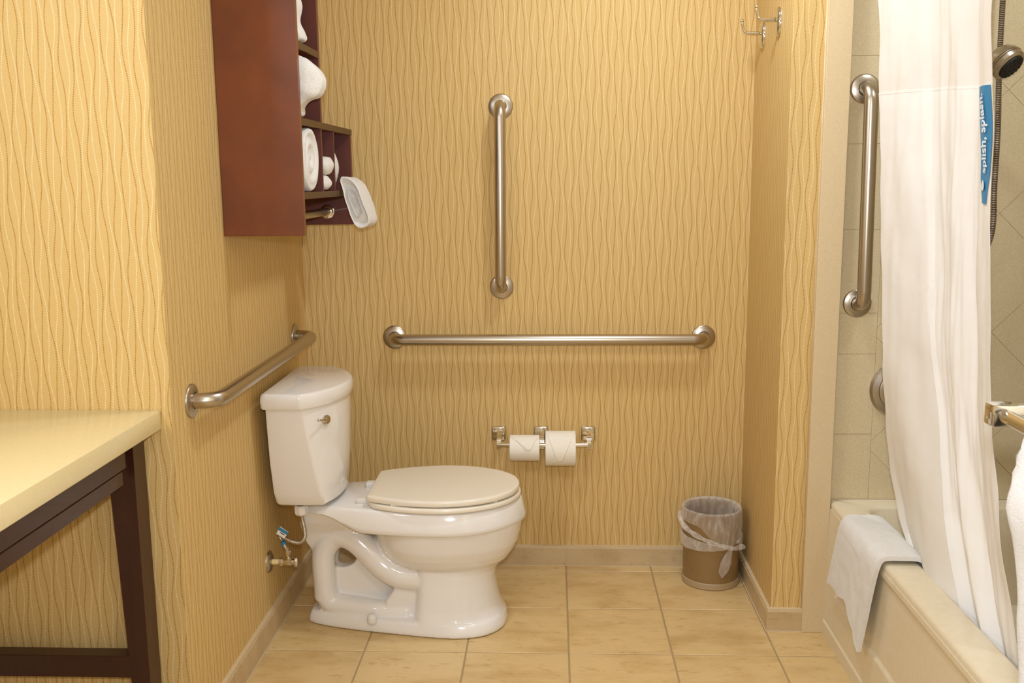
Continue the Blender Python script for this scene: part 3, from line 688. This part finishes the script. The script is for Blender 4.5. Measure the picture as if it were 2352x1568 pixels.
# ------------------------------------------------------------------ toilet paper holder
HZ = .459; HY = -.088
holder = thing('toilet_paper_holder', 'chrome double toilet paper holder on the back wall', 'paper holder', (-.07, YB, .48))
for x, sg in ((-.235, 1), (-.087, 1), (.078, -1)):
    bm = bmesh.new(); box(bm, x-.024, x+.024, YB-.009, YB, .457, .508, .006, 3); bobj('wall_plate', bm, M_chrome, holder, True, 40)
    bm = bmesh.new(); xa = x+(.004 if sg > 0 else 0)
    tube(bm, catmull([(xa, YB-.006, .492), (xa, YB-.03, .492), (xa, HY+.022, .486), (xa, HY+.004, .472), (xa, HY, .446)], 5), 0, sq=(.0055, .0075)); bobj('arm', bm, M_chrome, holder, True, 35)
for xa, xb in ((-.227, -.088), (-.086, .074)):
    bm = bmesh.new(); tube(bm, [(xa, HY, HZ), (xb, HY, HZ)], .0085, 16); bobj('roller', bm, M_chrome, holder, True, 50)
def paper(x0, x1, r, zc, label, flap_a0, flap_a1, tipx):
    t_ = thing('toilet_paper_roll', label, 'toilet paper', ((x0+x1)/2, HY, zc), 'toilet paper rolls on the holder')
    bm = bmesh.new(); n = 56
    prof = [(.020, x0+.002), (r-.0015, x0), (r, x0+.0015), (r, x1-.0015), (r-.0015, x1), (.020, x1-.002)]
    rings = [[Vector((x, HY+math.cos(2*PI*k/n)*rr, zc+math.sin(2*PI*k/n)*rr)) for k in range(n)] for rr, x in prof]
    rings.append(rings[0]); 
    R_ = [[bm.verts.new(p) for p in rg] for rg in rings[:-1]]; R_.append(R_[0])
    for a, b_ in zip(R_, R_[1:]):
        for i_ in range(n): bm.faces.new((a[i_], a[(i_+1) % n], b_[(i_+1) % n], b_[i_]))
    bobj('roll', bm, M_paper, t_, True, 40)
    bm = bmesh.new(); lathe(bm, [(.0198, x0+.001), (.0198, x1-.001)], (0, HY, zc), 'X', 24, cap0=False, cap1=False); bobj('core', bm, M_core, t_, True)
    # folded triangular end flap, lying on the front
    bm = bmesh.new(); rows = []; N = 12
    for j in range(N+1):
        f = j/N; a = flap_a0+(flap_a1-flap_a0)*f; hw = (x1-x0)/2*(1-f)*.97+.006*f; cx_ = (x0+x1)/2*(1-f)+tipx*f; row = []
        for k in range(9):
            s = -1+2*k/8; rr = r+.0018+.0030*f
            row.append((Vector((cx_+hw*s, HY-math.cos(a)*rr, zc+math.sin(a)*rr))))
        rows.append(row)
    outer = [[bm.verts.new(p) for p in row] for row in rows]
    inner = [[bm.verts.new(Vector((p.x, HY+(p.y-HY)*(r+.0002)/(r+.0048), zc+(p.z-zc)*(r+.0002)/(r+.0048)))) for p in row] for row in rows]
    for j in range(N):
        for k in range(8):
            bm.faces.new((outer[j][k], outer[j][k+1], outer[j+1][k+1], outer[j+1][k])); bm.faces.new((inner[j][k], inner[j+1][k], inner[j+1][k+1], inner[j][k+1]))
        bm.faces.new((outer[j][0], outer[j+1][0], inner[j+1][0], inner[j][0])); bm.faces.new((outer[j][8], inner[j][8], inner[j+1][8], outer[j+1][8]))
    for k in range(8): bm.faces.new((outer[N][k], outer[N][k+1], inner[N][k+1], inner[N][k])); bm.faces.new((outer[0][k], inner[0][k], inner[0][k+1], outer[0][k+1]))
    bobj('folded_flap', bm, M_paper, t_, True, 50)
paper(-.193, -.091, .0445, HZ-.0105, 'thinner toilet paper roll on the left of the chrome holder', math.radians(70), math.radians(8), -.128)
paper(-.071, .032, .0600, HZ-.0115, 'fuller toilet paper roll with long pointed flap, right of the holder', math.radians(70), math.radians(-26), -.022)

# ------------------------------------------------------------------ robe hooks
def hook(y, z, label, k=1.0):
    t_ = thing('robe_hook', label, 'hook', (XR, y, z), 'chrome robe hooks on the right wall')
    bm = bmesh.new(); lathe(bm, [(.042, 0), (.042, .005), (.039, .009), (.028, .013), (.012, .0145)], (XR, y, z-.008), '-X', 40, sx=.72, sy=1.0); bobj('back_plate', bm, M_chrome, t_, True, 40)
    bm = bmesh.new(); zc = z-.002
    tube(bm, [(XR-.006, y, zc), (XR-.012, y, zc), (XR-.016, y, zc)], [.013, .011, .0075], 20)
    tube(bm, catmull([(XR-.010, y, zc), (XR-.03, y, zc-.001), (XR-.052, y, zc+.001), (XR-.060, y, zc+.006), (XR-.066, y, zc+.022), (XR-.068, y, zc+.034)], 6), [.0075-.0033*min(1, i_/14) for i_ in range(31)], 16)
    bobj('prong', bm, M_chrome, t_, True)
    bm = bmesh.new(); bmesh.ops.create_uvsphere(bm, u_segments=16, v_segments=10, radius=.0062, matrix=Matrix.Translation((XR-.068, y, zc+.037))); bobj('ball_tip', bm, M_chrome, t_, True)
    bm = bmesh.new(); tube(bm, [(XR-.006, y, z-.036), (XR-.011, y, z-.037), (XR-.013, y, z-.037)], [.005, .0045, .002], 12); bobj('screw', bm, M_chrome, t_, True)
hook(-.355, 1.813, 'chrome robe hook on the right wall, nearer the pier corner')
hook(-.140, 1.806, 'chrome robe hook on the right wall, nearer the back wall')

# ------------------------------------------------------------------ waste bin
bx, by = .4925, -.146
can = thing('waste_bin', 'round brown waste bin in the corner of the back wall', 'waste bin', (bx, by, 0))
bm = bmesh.new(); lathe(bm, [(.093, .022), (.0935, .20), (.094, .250), (.0955, .254), (.0955, .259), (.093, .260), (.0915, .257), (.0905, .20), (.090, .03), (.001, .028)], (bx, by, 0), 'Z', 56, cap0=True, cap1=True); bobj('bin_body', bm, M_can, can, True, 40)
bm = bmesh.new(); lathe(bm, [(.0945, .001), (.0965, .003), (.0965, .021), (.0945, .023)], (bx, by, 0), 'Z', 56); bobj('base_band', bm, M_canband, can, True, 40)
kn = math.radians(-62)   # direction of the knot
def wr(a, z, amp=.003): return amp*(noise.noise(Vector((math.cos(a)*3.2, math.sin(a)*3.2, z*14)))+.7*noise.noise(Vector((math.cos(a)*9, math.sin(a)*9, z*22+4))))
liner = thing('bin_liner', 'clear plastic liner knotted around the brown waste bin', 'bin liner', (bx, by, .26))
kz = .150
def bag_skin():
    bm = bmesh.new(); n = 96; rings = []
    for j in range(-8, 15):
        ring = []
        for k in range(n):
            a = 2*PI*k/n; da = (a-kn+PI) % (2*PI)-PI
            if j <= 0:   # inside of the bin
                z = .2665+j*.012; r = .0862+(.0105 if j == 0 else 0)+wr(a, z, .003)
            else:
                f = j/14
                pinch = math.exp(-(da/.5)**2)
                zend = .205-.055*math.exp(-(da/1.15)**2); sm_ = min(1, max(0, (-.45-da)/.75)); zend += (.222-zend)*sm_*sm_*(3-2*sm_)
                z = .2665+(zend-.2665)*f; r = .0990+wr(a, z, .004)*f+.0045*math.sin(f*PI)
                # pleats fanning to the knot
                r += .0022*math.sin(da*26+f*3)*pinch*f
                a += -da*.35*f*pinch
            ring.append(Vector((bx+r*math.cos(a), by+r*math.sin(a), z)))
        rings.append(ring)
    loft(bm, rings, False, False); return bobj('film_skirt', bm, M_bag, liner, True)
bag_skin()
def bag_band():
    # twisted hem wrapping around the bin to the knot
    bm = bmesh.new(); n = 84; rings = []
    for k in range(n+1):
        f = k/n; a = kn-.10-f*(2*PI*.93)+0; da = (kn-a)
        zc = kz+.006*0+.012*math.sin(min(1, f*3)*PI/2)-.010*math.sin(f*PI*1.0); h_ = .006+.018*math.sin(min(1, f*2.6)*PI/2)
        if f > .93: h_ *= max(.25, 1-(f-.93)/.07)
        ring = []
        for i_ in range(10):
            b_ = 2*PI*i_/10; r = .1005+.0045*math.cos(b_)+wr(a, i_*.02, .003); ring.append(Vector((bx+r*math.cos(a), by+r*math.sin(a), zc+h_*math.sin(b_)+.002*noise.noise(Vector((k*.5, i_, 0))))))
        rings.append(ring)
    loft(bm, rings); return bobj('twisted_hem', bm, M_bag, liner, True)
bag_band()
def rope():
    bm = bmesh.new(); pts = []
    for k in range(18):
        f = k/17; a = math.radians(-190)+f*(kn-math.radians(-190)); r = .104+.002*math.sin(f*9)
        pts.append(Vector((bx+r*math.cos(a), by+r*math.sin(a), .235-.083*f**.8)))
    tube(bm, pts, [.010-.004*k/17+.0018*math.sin(k*1.7) for k in range(18)], 10); return bobj('gathered_fold', bm, M_bag, liner, True)
rope()
kp = Vector((bx+.106*math.cos(kn), by+.106*math.sin(kn), kz))
def tail(pts, widths, fold):
    bm = bmesh.new(); P = catmull(pts, 5); n = len(P); rings = []; rt = Vector((math.cos(kn+PI/2), math.sin(kn+PI/2), 0)); up = Vector((0, 0, 1)); out = Vector((math.cos(kn), math.sin(kn), 0))
    for i_, p in enumerate(P):
        f = i_/(n-1)*(len(widths)-1); w0 = widths[int(f)]; w1 = widths[min(int(f)+1, len(widths)-1)]; w_ = w0+(w1-w0)*(f-int(f))
        T = (P[min(i_+1, n-1)]-P[max(i_-1, 0)]).normalized(); S_ = T.cross(out).normalized()
        rings.append([p+S_*w_*math.cos(2*PI*k/20)+out*(w_*.28*math.sin(2*PI*k/20)+.0022*math.sin(k*fold)) for k in range(20)])
    loft(bm, rings, True, True); return bobj('bag_tail', bm, M_bag, liner, True)
tail([kp, kp+Vector((-.006, -.002, -.018)), kp+Vector((-.016, -.004, -.05)), kp+Vector((-.024, -.004, -.082)), kp+Vector((-.027, -.003, -.102))], [.006, .013, .022, .019, .003], 2.4)
tail([kp, kp+Vector((.016, -.002, .001)), kp+Vector((.034, 0, .006)), kp+Vector((.047, .001, .002))], [.005, .008, .011, .004], 2.0)
bm = bmesh.new(); bmesh.ops.create_icosphere(bm, subdivisions=3, radius=.009, matrix=Matrix.Translation(kp))
for v in bm.verts: v.co += (v.co-kp).normalized()*noise.noise(v.co*180)*.004
bobj('knot', bm, M_bag, liner, True)

# ------------------------------------------------------------------ bathtub
TX0, TX1, TY1, TY0, TZ = .776, 1.540, -.5025, -2.045, .410
tub = thing('bathtub', 'cream alcove bathtub with panelled front, right of the pier', 'bathtub', (TX0, -1.2, 0))
def rrect(x0, x1, y0, y1, r, z, n=6):
    out = []
    for cx_, cy_, a0 in ((x1-r, y1-r, 0), (x0+r, y1-r, 90), (x0+r, y0+r, 180), (x1-r, y0+r, 270)):
        for k in range(n+1): a = math.radians(a0+90*k/n); out.append(Vector((cx_+r*math.cos(a), cy_+r*math.sin(a), z)))
    return out
bm = bmesh.new()
rg = [rrect(TX0+.018, TX1-.02, TY0, TY1, .003, .30), rrect(TX0+.018, TX1-.01, TY0, TY1, .003, TZ-.034), rrect(TX0+.002, TX1, TY0, TY1, .003, TZ-.034), rrect(TX0, TX1, TY0, TY1, .004, TZ-.028), rrect(TX0, TX1, TY0, TY1, .004, TZ-.010), rrect(TX0+.003, TX1, TY0, TY1, .004, TZ-.003), rrect(TX0+.010, TX1-.001, TY0+.001, TY1-.0002, .004, TZ),
      rrect(TX0+.080, TX1-.085, TY0+.08, TY1-.058, .05, TZ), rrect(TX0+.086, TX1-.09, TY0+.085, TY1-.062, .052, TZ-.002), rrect(TX0+.092, TX1-.095, TY0+.09, TY1-.066, .055, TZ-.010),
      rrect(TX0+.098, TX1-.10, TY0+.12, TY1-.072, .07, TZ-.10), rrect(TX0+.12, TX1-.12, TY0+.2, TY1-.09, .09, .12), rrect(TX0+.17, TX1-.17, TY0+.27, TY1-.15, .1, .085)]
loft(bm, rg, False, True); bobj('basin', bm, M_tub, tub, True, 45)
# apron: profile in XZ extruded along Y, with recessed panel
bm = bmesh.new()
def apron_x(y, z):
    x = .774-.004*(1-z/.41)
    # recessed panel
    e0 = max(0, min(1, (-.622-y)/.008)); ez = max(0, min(1, (z-(.150-.008*max(0, -.64-y)))/.008)); et = max(0, min(1, (.375-z)/.01)); cc = max(0, min(1, ((z-.150)+(-.622-y)-.012)/.006))
    x += .007*min(e0, ez, et, cc)
    # toe ridge
    if z < .046: x -= .004*max(0, min(1, (.046-z)/.006))
    return x
zs = [0, .020, .036, .040, .046, .052, .09, .13]+[.135+.0035*k for k in range(10)]+[.2, .28, .34, .36, .364, .368, .372, .376, .380, .390]
ys = [TY1, -.56, -.60]+[-.615-.004*k for k in range(9)]+[-.66, -.7, -.8, -.9, -1.0, -1.2, -1.5, -1.8, TY0]
V = [[bm.verts.new((apron_x(y, z), y, z)) for z in zs] for y in ys]
W = [[bm.verts.new((.80, y, z)) for z in (zs[0], zs[-1])] for y in ys]
for i_ in range(len(ys)-1):
    for j in range(len(zs)-1): bm.faces.new((V[i_][j], V[i_+1][j], V[i_+1][j+1], V[i_][j+1]))
    bm.faces.new((V[i_][0], W[i_][0], W[i_+1][0], V[i_+1][0])); bm.faces.new((V[i_][-1], V[i_+1][-1], W[i_+1][1], W[i_][1])); bm.faces.new((W[i_][0], W[i_][1], W[i_+1][1], W[i_+1][0]))
bobj('apron', bm, M_tub, tub, True, 30)
bm = bmesh.new(); tube(bm, [(.7725, TY1, .002), (.7725, TY0, .002)], .004, 8); bobj('caulk_bead', bm, M_caulk, tub, True)

# bath mat folded over the rim
def bath_mat():
    bm = bmesh.new(); n_u, n_v = 46, 40; th = .011
    # path across the rim in XZ: front bottom -> up -> over -> inside
    path = [(.762, .195), (.762, .26), (.7615, .32), (.762, .375), (.764, .400), (.772, .4175), (.788, .4215), (.82, .4215), (.850, .4205), (.868, .414), (.8775, .398), (.880, .36), (.882, .30)]
    P = catmull([(x, z, 0) for x, z in path], 5); n = len(P)
    def surf(i_, f, out):
        x, z = P[i_].x, P[i_].y; T = (P[min(i_+1, n-1)]-P[max(i_-1, 0)]).normalized(); nx, nz = -T.y, T.x
        down = max(0, (.40-z)/.2) if i_ < n*.5 else 0
        yf, yn = -.700+.075*down, -1.005+.068*down**1.0
        y = yf+(yn-yf)*f
        wav = (.007*math.sin(f*11+.6))*down*f
        zlow = 0
        if i_ < n*.4:
            # uneven, stepped lower hem
            hem = .020*math.sin(f*3.2)-.055*max(0, f-.62)/.38+.006*math.sin(f*14)
            zlow = hem*down-.03*(0)*down
        off = (th if out else 0)+.002*noise.noise(Vector((x*40, y*30, z*40)))*(1 if out else 0)
        return Vector((x+nx*off-abs(wav)*1.0-(.004*down), y+.004*noise.noise(Vector((z*30, f*2, 0)))*down, z+nz*off+zlow))
    A = [[bm.verts.new(surf(i_, j/n_v, True)) for j in range(n_v+1)] for i_ in range(n)]
    B = [[bm.verts.new(surf(i_, j/n_v, False)) for j in range(n_v+1)] for i_ in range(n)]
    for i_ in range(n-1):
        for j in range(n_v):
            bm.faces.new((A[i_][j], A[i_+1][j], A[i_+1][j+1], A[i_][j+1])); bm.faces.new((B[i_][j], B[i_][j+1], B[i_+1][j+1], B[i_+1][j]))
        bm.faces.new((A[i_][0], B[i_][0], B[i_+1][0], A[i_+1][0])); bm.faces.new((A[i_][n_v], A[i_+1][n_v], B[i_+1][n_v], B[i_][n_v]))
    for j in range(n_v):
        bm.faces.new((A[0][j], A[0][j+1], B[0][j+1], B[0][j])); bm.faces.new((A[-1][j], B[-1][j], B[-1][j+1], A[-1][j+1]))
    o = bobj('bath_mat', bm, M_terry, None, True, 70); tag(o, 'white terry bath mat folded over the edge of the bathtub', 'bath mat')
bath_mat()

# ------------------------------------------------------------------ shower curtain
def XO(z):
    t_ = min(1, max(0, (1.9-z)/1.55)); return .83+.047*t_**2
# columns: (z, [Y of far edge ... near edge])
KY = {1.92: [-0.6559, -0.8314, -0.975, -1.035, -1.12, -1.25], 1.75: [-0.6817, -0.8547, -0.985, -1.042, -1.128, -1.268], 1.47: [-0.7245, -0.8994, -1.02, -1.09, -1.165, -1.3], 1.15: [-0.7726, -0.9646, -1.055, -1.125, -1.19, -1.33], 0.9: [-0.7966, -1.0115, -1.085, -1.15, -1.215, -1.355], 0.7: [-0.7737, -1.0697, -1.135, -1.2, -1.265, -1.395], 0.58: [-0.7719, -1.11, -1.165, -1.235, -1.3, -1.425], 0.47: [-0.822, -1.165, -1.215, -1.28, -1.345, -1.465], 0.38: [-0.925, -1.215, -1.275, -1.33, -1.395, -1.505], 0.33: [-0.985, -1.255, -1.315, -1.375, -1.44, -1.545]}
kz_ = sorted(KY, reverse=True)
def ynode(z, i_):
    z = min(max(z, kz_[-1]), kz_[0])
    for a, b_ in zip(kz_, kz_[1:]):
        if b_ <= z <= a:
            f = (a-z)/(a-b_); return KY[a][i_]+(KY[b_][i_]-KY[a][i_])*f
NX = [0, .000, .030, .008, .034, .000]    # depth offsets of the folds
def curtain_pt(u, z):
    """u in 0..5 across the folds"""
    i_ = min(4, int(u)); f = u-i_
    y = ynode(z, i_)*(1-f)+ynode(z, i_+1)*f
    if i_ == 0:      # flat front panel, slightly bowed, sharp end fold
        dx = (-.035+.047*f)*min(1, max(0, (z-.52)/.35))-.006*math.sin(f*PI)
    elif i_ == 1: dx = .012*min(1, max(0, (z-.52)/.35))*(1-f)+(1-math.cos(f*PI))/2*.026 + .012*math.sin(f*PI)
    elif i_ == 2: dx = .026-.022*(1-math.cos(f*PI))/2
    elif i_ == 3: dx = .004+.026*(1-math.cos(f*PI))/2
    else: dx = .030-.034*math.sin(f*PI/2)
    if i_ >= 1 and f < .5 and i_ == 1: dx += .010*(1-f*2)**.5 if f > .02 else 0
    low = max(0, (.95-z)/.6)
    dx += low*.010*math.sin(u*5.2+z*3)*(1 if u > .08 else 0)+.0035*noise.noise(Vector((u*2.2, z*4.5, 2)))*2
    dx += .0030*noise.noise(Vector((u*5, z*9-u*4, 7)))
    return Vector((XO(z)+dx, y, z))
curt = thing('shower_curtain', 'white fabric shower curtain gathered inside the tub rim', 'shower curtain', (.84, -.9, 1.9))
def seam(u): return .008-.006*u
def sheet(name, m, u0, u1, z0, z1, nu, nv, off=0.0, th=.0012, par=curt, edge=None, tilt=(0, 0)):
    bm = bmesh.new(); A = []; B = []
    for j in range(nv+1):
        ra, rb = [], []
        for i_ in range(nu+1):
            fu = i_/nu; z = z0+(z1-z0)*j/nv
            if callable(u0): ua, ub = u0(z), u1(z)
            else: ua, ub = u0, u1
            uu = ua+(ub-ua)*fu; p = curtain_pt(uu, z+seam(uu)*(tilt[0]*(1-j/nv)+tilt[1]*j/nv)); ra.append(bm.verts.new(p+Vector((-off, 0, 0)))); rb.append(bm.verts.new(p+Vector((-off+th, 0, 0))))
        A.append(ra); B.append(rb)
    for j in range(nv):
        for i_ in range(nu):
            bm.faces.new((A[j][i_], A[j][i_+1], A[j+1][i_+1], A[j+1][i_])); bm.faces.new((B[j][i_], B[j+1][i_], B[j+1][i_+1], B[j][i_+1]))
        bm.faces.new((A[j][0], A[j+1][0], B[j+1][0], B[j][0])); bm.faces.new((A[j][nu], B[j][nu], B[j+1][nu], A[j+1][nu]))
    for i_ in range(nu): bm.faces.new((A[0][i_], B[0][i_], B[0][i_+1], A[0][i_+1])); bm.faces.new((A[nv][i_], A[nv][i_+1], B[nv][i_+1], B[nv][i_]))
    return bobj(name, bm, m, par, True, 50)
ZS = 1.560
sheet('upper_cloth', M_cloth, 0, 5, ZS, 2.20, 110, 40, tilt=(1, 0))
sheet('lower_liner', M_liner, 0, 5, .33, ZS+.004, 110, 90, off=.0010, tilt=(0, 1))
sheet('hem_seam', M_seam, 0, 4.55, ZS-.002, ZS+.001, 110, 1, off=.0014, tilt=(1, 1))
# blue printed label on the near edge
def lab_u0(z): f = min(1, max(0, (ZS-z)/.232)); return 4.30+.37*f**.9
def lab_u1(z): f = min(1, max(0, (ZS-z)/.232)); return 4.99-.09*max(0, (f-.75)/.25)
lab = sheet('blue_label', M_blue, lab_u0, lab_u1, ZS-.236, ZS, 14, 40, off=.0036, tilt=(1, 1))
def text_on_label():
    cu = bpy.data.curves.new('label_text', 'FONT'); cu.body = 'splish, splash.'; cu.size = 1.0; cu.offset = .022; cu.align_x = 'LEFT'
    to = bpy.data.objects.new('label_text', cu); C.objects.link(to)
    dg = bpy.context.evaluated_depsgraph_get(); me = bpy.data.meshes.new_from_object(to.evaluated_get(dg)); bpy.data.objects.remove(to)
    xs = [v.co.x for v in me.vertices]; x1_ = max(xs)
    for v in me.vertices:
        s = v.co.x/x1_; t_ = v.co.y/.8     # s along text (bottom to top), t_ letter height
        z = ZS-.176+s*.160; c_ = lab_u0(z)+(lab_u1(z)-lab_u0(z))*.70; wd = (lab_u1(z)-lab_u0(z))*.42
        p = curtain_pt(c_-t_*wd, z+seam(4.7)); v.co = p+Vector((-.0066, 0, 0))
    return link('label_text', me, M_bluetext, curt)
lt = text_on_label(); lt.parent = lab; lt.matrix_parent_inverse = Matrix.Identity(4)
bm = bmesh.new(); vs = []
for k in range(14):
    a = 2*PI*k/14; z = ZS-.200+.011*math.sin(a); c_ = (lab_u0(z)*.55+lab_u1(z)*.45)+.085*math.cos(a)*(1-.25*math.sin(a)); vs.append(bm.verts.new(curtain_pt(c_, z+seam(4.7))+Vector((-.0066, 0, 0))))
bm.faces.new(vs); dr = bobj('drop_mark', bm, M_bluetext, curt); dr.parent = lab; dr.matrix_parent_inverse = Matrix.Identity(4)
for k in range(10):
    u = .1+k*.53; p = curtain_pt(min(u, 4.95), 2.19); bm = bmesh.new()
    tube(bm, [(p.x+.022*math.cos(a), p.y, 2.205+.024*math.sin(a)) for a in [2*PI*i_/18 for i_ in range(18)]], .0022, 8); bobj('ring', bm, M_chrome, curt, True)
rodo = thing('curtain_rod', 'chrome shower curtain rod above the tub, over the frame', 'curtain rod', (.84, -1.2, 2.215))
bm = bmesh.new(); tube(bm, [(.838, YS, 2.215), (.838, -2.05, 2.215)], .0125, 20); bobj('rod', bm, M_chrome, rodo, True, 50)

# ------------------------------------------------------------------ shower valve, hand shower
sv = thing('shower_valve', 'round brushed nickel shower valve plate half hidden by the curtain', 'valve', (.964, YS, .744))
bm = bmesh.new(); lathe(bm, [(.084, 0), (.084, .006), (.078, .013), (.062, .017), (.058, .0155), (.045, .020), (.02, .022)], (.964, YS, .744), '-Y', 56); bobj('escutcheon', bm, M_nickel, sv, True, 30)
bm = bmesh.new(); lathe(bm, [(.024, .02), (.024, .050), (.020, .055)], (.964, YS, .744), '-Y', 32); bobj('handle_hub', bm, M_nickel, sv, True, 40)
bm = bmesh.new(); tube(bm, [(.964, YS-.042, .744), (1.02, YS-.05, .70)], [.009, .006], 14); bobj('lever', bm, M_nickel, sv, True)
hs = thing('hand_shower', 'brushed nickel hand shower head beside the curtain at upper right', 'shower head', (1.14, -.62, 1.64))
hd = Vector((1.135, -.655, 1.650)); ax = Vector((.40, -.55, -.62)).normalized()
bm = bmesh.new(); prof = [(-.040, .010), (-.036, .024), (-.026, .036), (-.012, .043), (-.004, .0445)]
tube(bm, [hd+ax*h_ for h_, r_ in prof], [r_ for h_, r_ in prof], 40, True); bobj('head_shell', bm, M_nickel, hs, True, 50)
bm = bmesh.new(); prof = [(-.004, .042), (-.002, .0455), (.001, .0455), (.003, .042), (.004, .0445), (.014, .0435), (.020, .038)]
tube(bm, [hd+ax*h_ for h_, r_ in prof], [r_ for h_, r_ in prof], 40, True); bobj('head_ring', bm, M_nickel, hs, True, 30)
bm = bmesh.new(); tube(bm, [hd+ax*.018, hd+ax*.024, hd+ax*.0245], [.034, .033, .028], 36)
face = bobj('spray_face', bm, M_dark, hs, True, 40)
e1 = ax.orthogonal().normalized(); e2 = ax.cross(e1)
for rr, nn in ((.010, 6), (.020, 12), (.028, 16)):
    for k in range(nn):
        a = 2*PI*k/nn; p = hd+ax*.0245+e1*rr*math.cos(a)+e2*rr*math.sin(a); bm = bmesh.new(); tube(bm, [p, p+ax*.003], [.002, .0013], 6); h = bobj('nozzle', bm, M_dark, hs); h.parent = face; h.matrix_parent_inverse = Matrix.Identity(4)
bm = bmesh.new(); tube(bm, catmull([hd+ax*-.010+Vector((-.02, 0, -.01)), hd+Vector((-.040, .02, -.03)), hd+Vector((-.060, .03, -.075)), hd+Vector((-.072, .04, -.15)), hd+Vector((-.078, .045, -.20))], 5), [.020, .018, .016, .0145, .0135, .013]+[.012]*15, 20); bobj('handle', bm, M_nickel, hs, True)
bm = bmesh.new(); box(bm, 1.040, 1.075, YS-.16, YS, 1.52, 1.545, .006, 2); bobj('wall_bracket', bm, M_nickel, hs, True, 40)
sh = thing('shower_hose', 'ribbed metal shower hose hanging behind the hand shower', 'hose', (1.17, -.54, 1.5))
pts = catmull([(1.157, -.55, 2.2), (1.159, -.55, 2.0), (1.162, -.55, 1.823), (1.166, -.548, 1.65), (1.176, -.545, 1.48), (1.180, -.54, 1.33), (1.184, -.54, 1.24), (1.180, -.54, 1.19), (1.165, -.54, 1.15), (1.12, -.545, 1.10), (1.06, -.55, 1.12), (1.05, -.57, 1.25), (1.055, -.60, 1.42)], 26)
rr_ = [.0074]*len(pts)
def rib():
    M = mat('ribbed_steel', (180, 170, 158), .25, 1); t = NT(M); geo = t.n('ShaderNodeNewGeometry'); s = t.n('ShaderNodeSeparateXYZ'); t.l(geo.outputs['Position'], s.inputs[0])
    wv = t.m('SINE', t.m('MULTIPLY', s.outputs[2], 2*PI/.0048)); t.l(t.ramp(t.m('ADD', t.m('MULTIPLY', wv, .5), .5), [(.15, lin((84, 72, 62))), (.6, lin((214, 206, 196)))]), t.b.inputs['Base Color']); t.bump(wv, .9, .0015); return M
bm = bmesh.new(); tube(bm, pts, rr_, 14); bobj('flexible_line', bm, rib(), sh, True)

# ------------------------------------------------------------------ towel bar near the camera
tb = thing('towel_bar', 'square-ended chrome towel bar near the camera at the right edge', 'towel bar', (.645, -2.4, 1.06))
TBY, TBX, TBZ = -2.068, .533, 1.055
bm = bmesh.new(); box(bm, TBX-.014, .645, TBY-.0135, TBY+.0135, TBZ-.0145, TBZ+.0145, .003, 2); bobj('post', bm, M_chrome, tb, True, 40)
bm = bmesh.new(); box(bm, TBX-.014, .645, -2.70-.0135, -2.70+.0135, TBZ-.0145, TBZ+.0145, .003, 2); bobj('post', bm, M_chrome, tb, True, 40)
bm = bmesh.new(); tube(bm, [(TBX+.004, TBY-.012, TBZ), (TBX+.004, -2.70, TBZ)], .0095, 20); bobj('bar', bm, M_chrome, tb, True, 50)
def bath_towel():
    bm = bmesh.new(); ny, nv = 40, 56; y_far, y_near = -2.178, -2.64; th = .016
    path = [(.532, .58), (.532, .70), (.528, .80), (.516, .90), (.502, .97), (.506, 1.02), (.517, 1.056), (TBX+.004, 1.073), (.555, 1.058), (.565, 1.02), (.570, .95), (.572, .85), (.572, .70), (.572, .60)]
    P = catmull([(x, z, 0) for x, z in path], 4); n = len(P)
    def s(i_, j, out):
        x, z = P[i_].x, P[i_].y; T = (P[min(i_+1, n-1)]-P[max(i_-1, 0)]).normalized(); nx, nz = -T.y, T.x; f = j/ny
        front = i_ < n/2
        yf = y_far+.010*noise.noise(Vector((z*9, 0, 5)))+.003*math.sin(z*300)
        y = yf+(y_near-yf)*f; e = 1-.8*max(0, (.04-f)/.04)**2
        off = (th*.5*e+.004*noise.noise(Vector((x*20, y*14, z*14))))*(1 if out else -1)
        return Vector((x+nx*off, y, z+nz*off))
    A = [[bm.verts.new(s(i_, j, True)) for j in range(ny+1)] for i_ in range(n)]; B = [[bm.verts.new(s(i_, j, False)) for j in range(ny+1)] for i_ in range(n)]
    for i_ in range(n-1):
        for j in range(ny):
            bm.faces.new((A[i_][j], A[i_+1][j], A[i_+1][j+1], A[i_][j+1])); bm.faces.new((B[i_][j], B[i_][j+1], B[i_+1][j+1], B[i_+1][j]))
        bm.faces.new((A[i_][0], B[i_][0], B[i_+1][0], A[i_+1][0])); bm.faces.new((A[i_][ny], A[i_+1][ny], B[i_+1][ny], B[i_][ny]))
    for j in range(ny): bm.faces.new((A[0][j], A[0][j+1], B[0][j+1], B[0][j])); bm.faces.new((A[-1][j], B[-1][j], B[-1][j+1], A[-1][j+1]))
    o = bobj('bath_towel', bm, M_terry, None, True); tag(o, 'white bath towel hanging from the towel bar at the right edge', 'towel')
bath_towel()
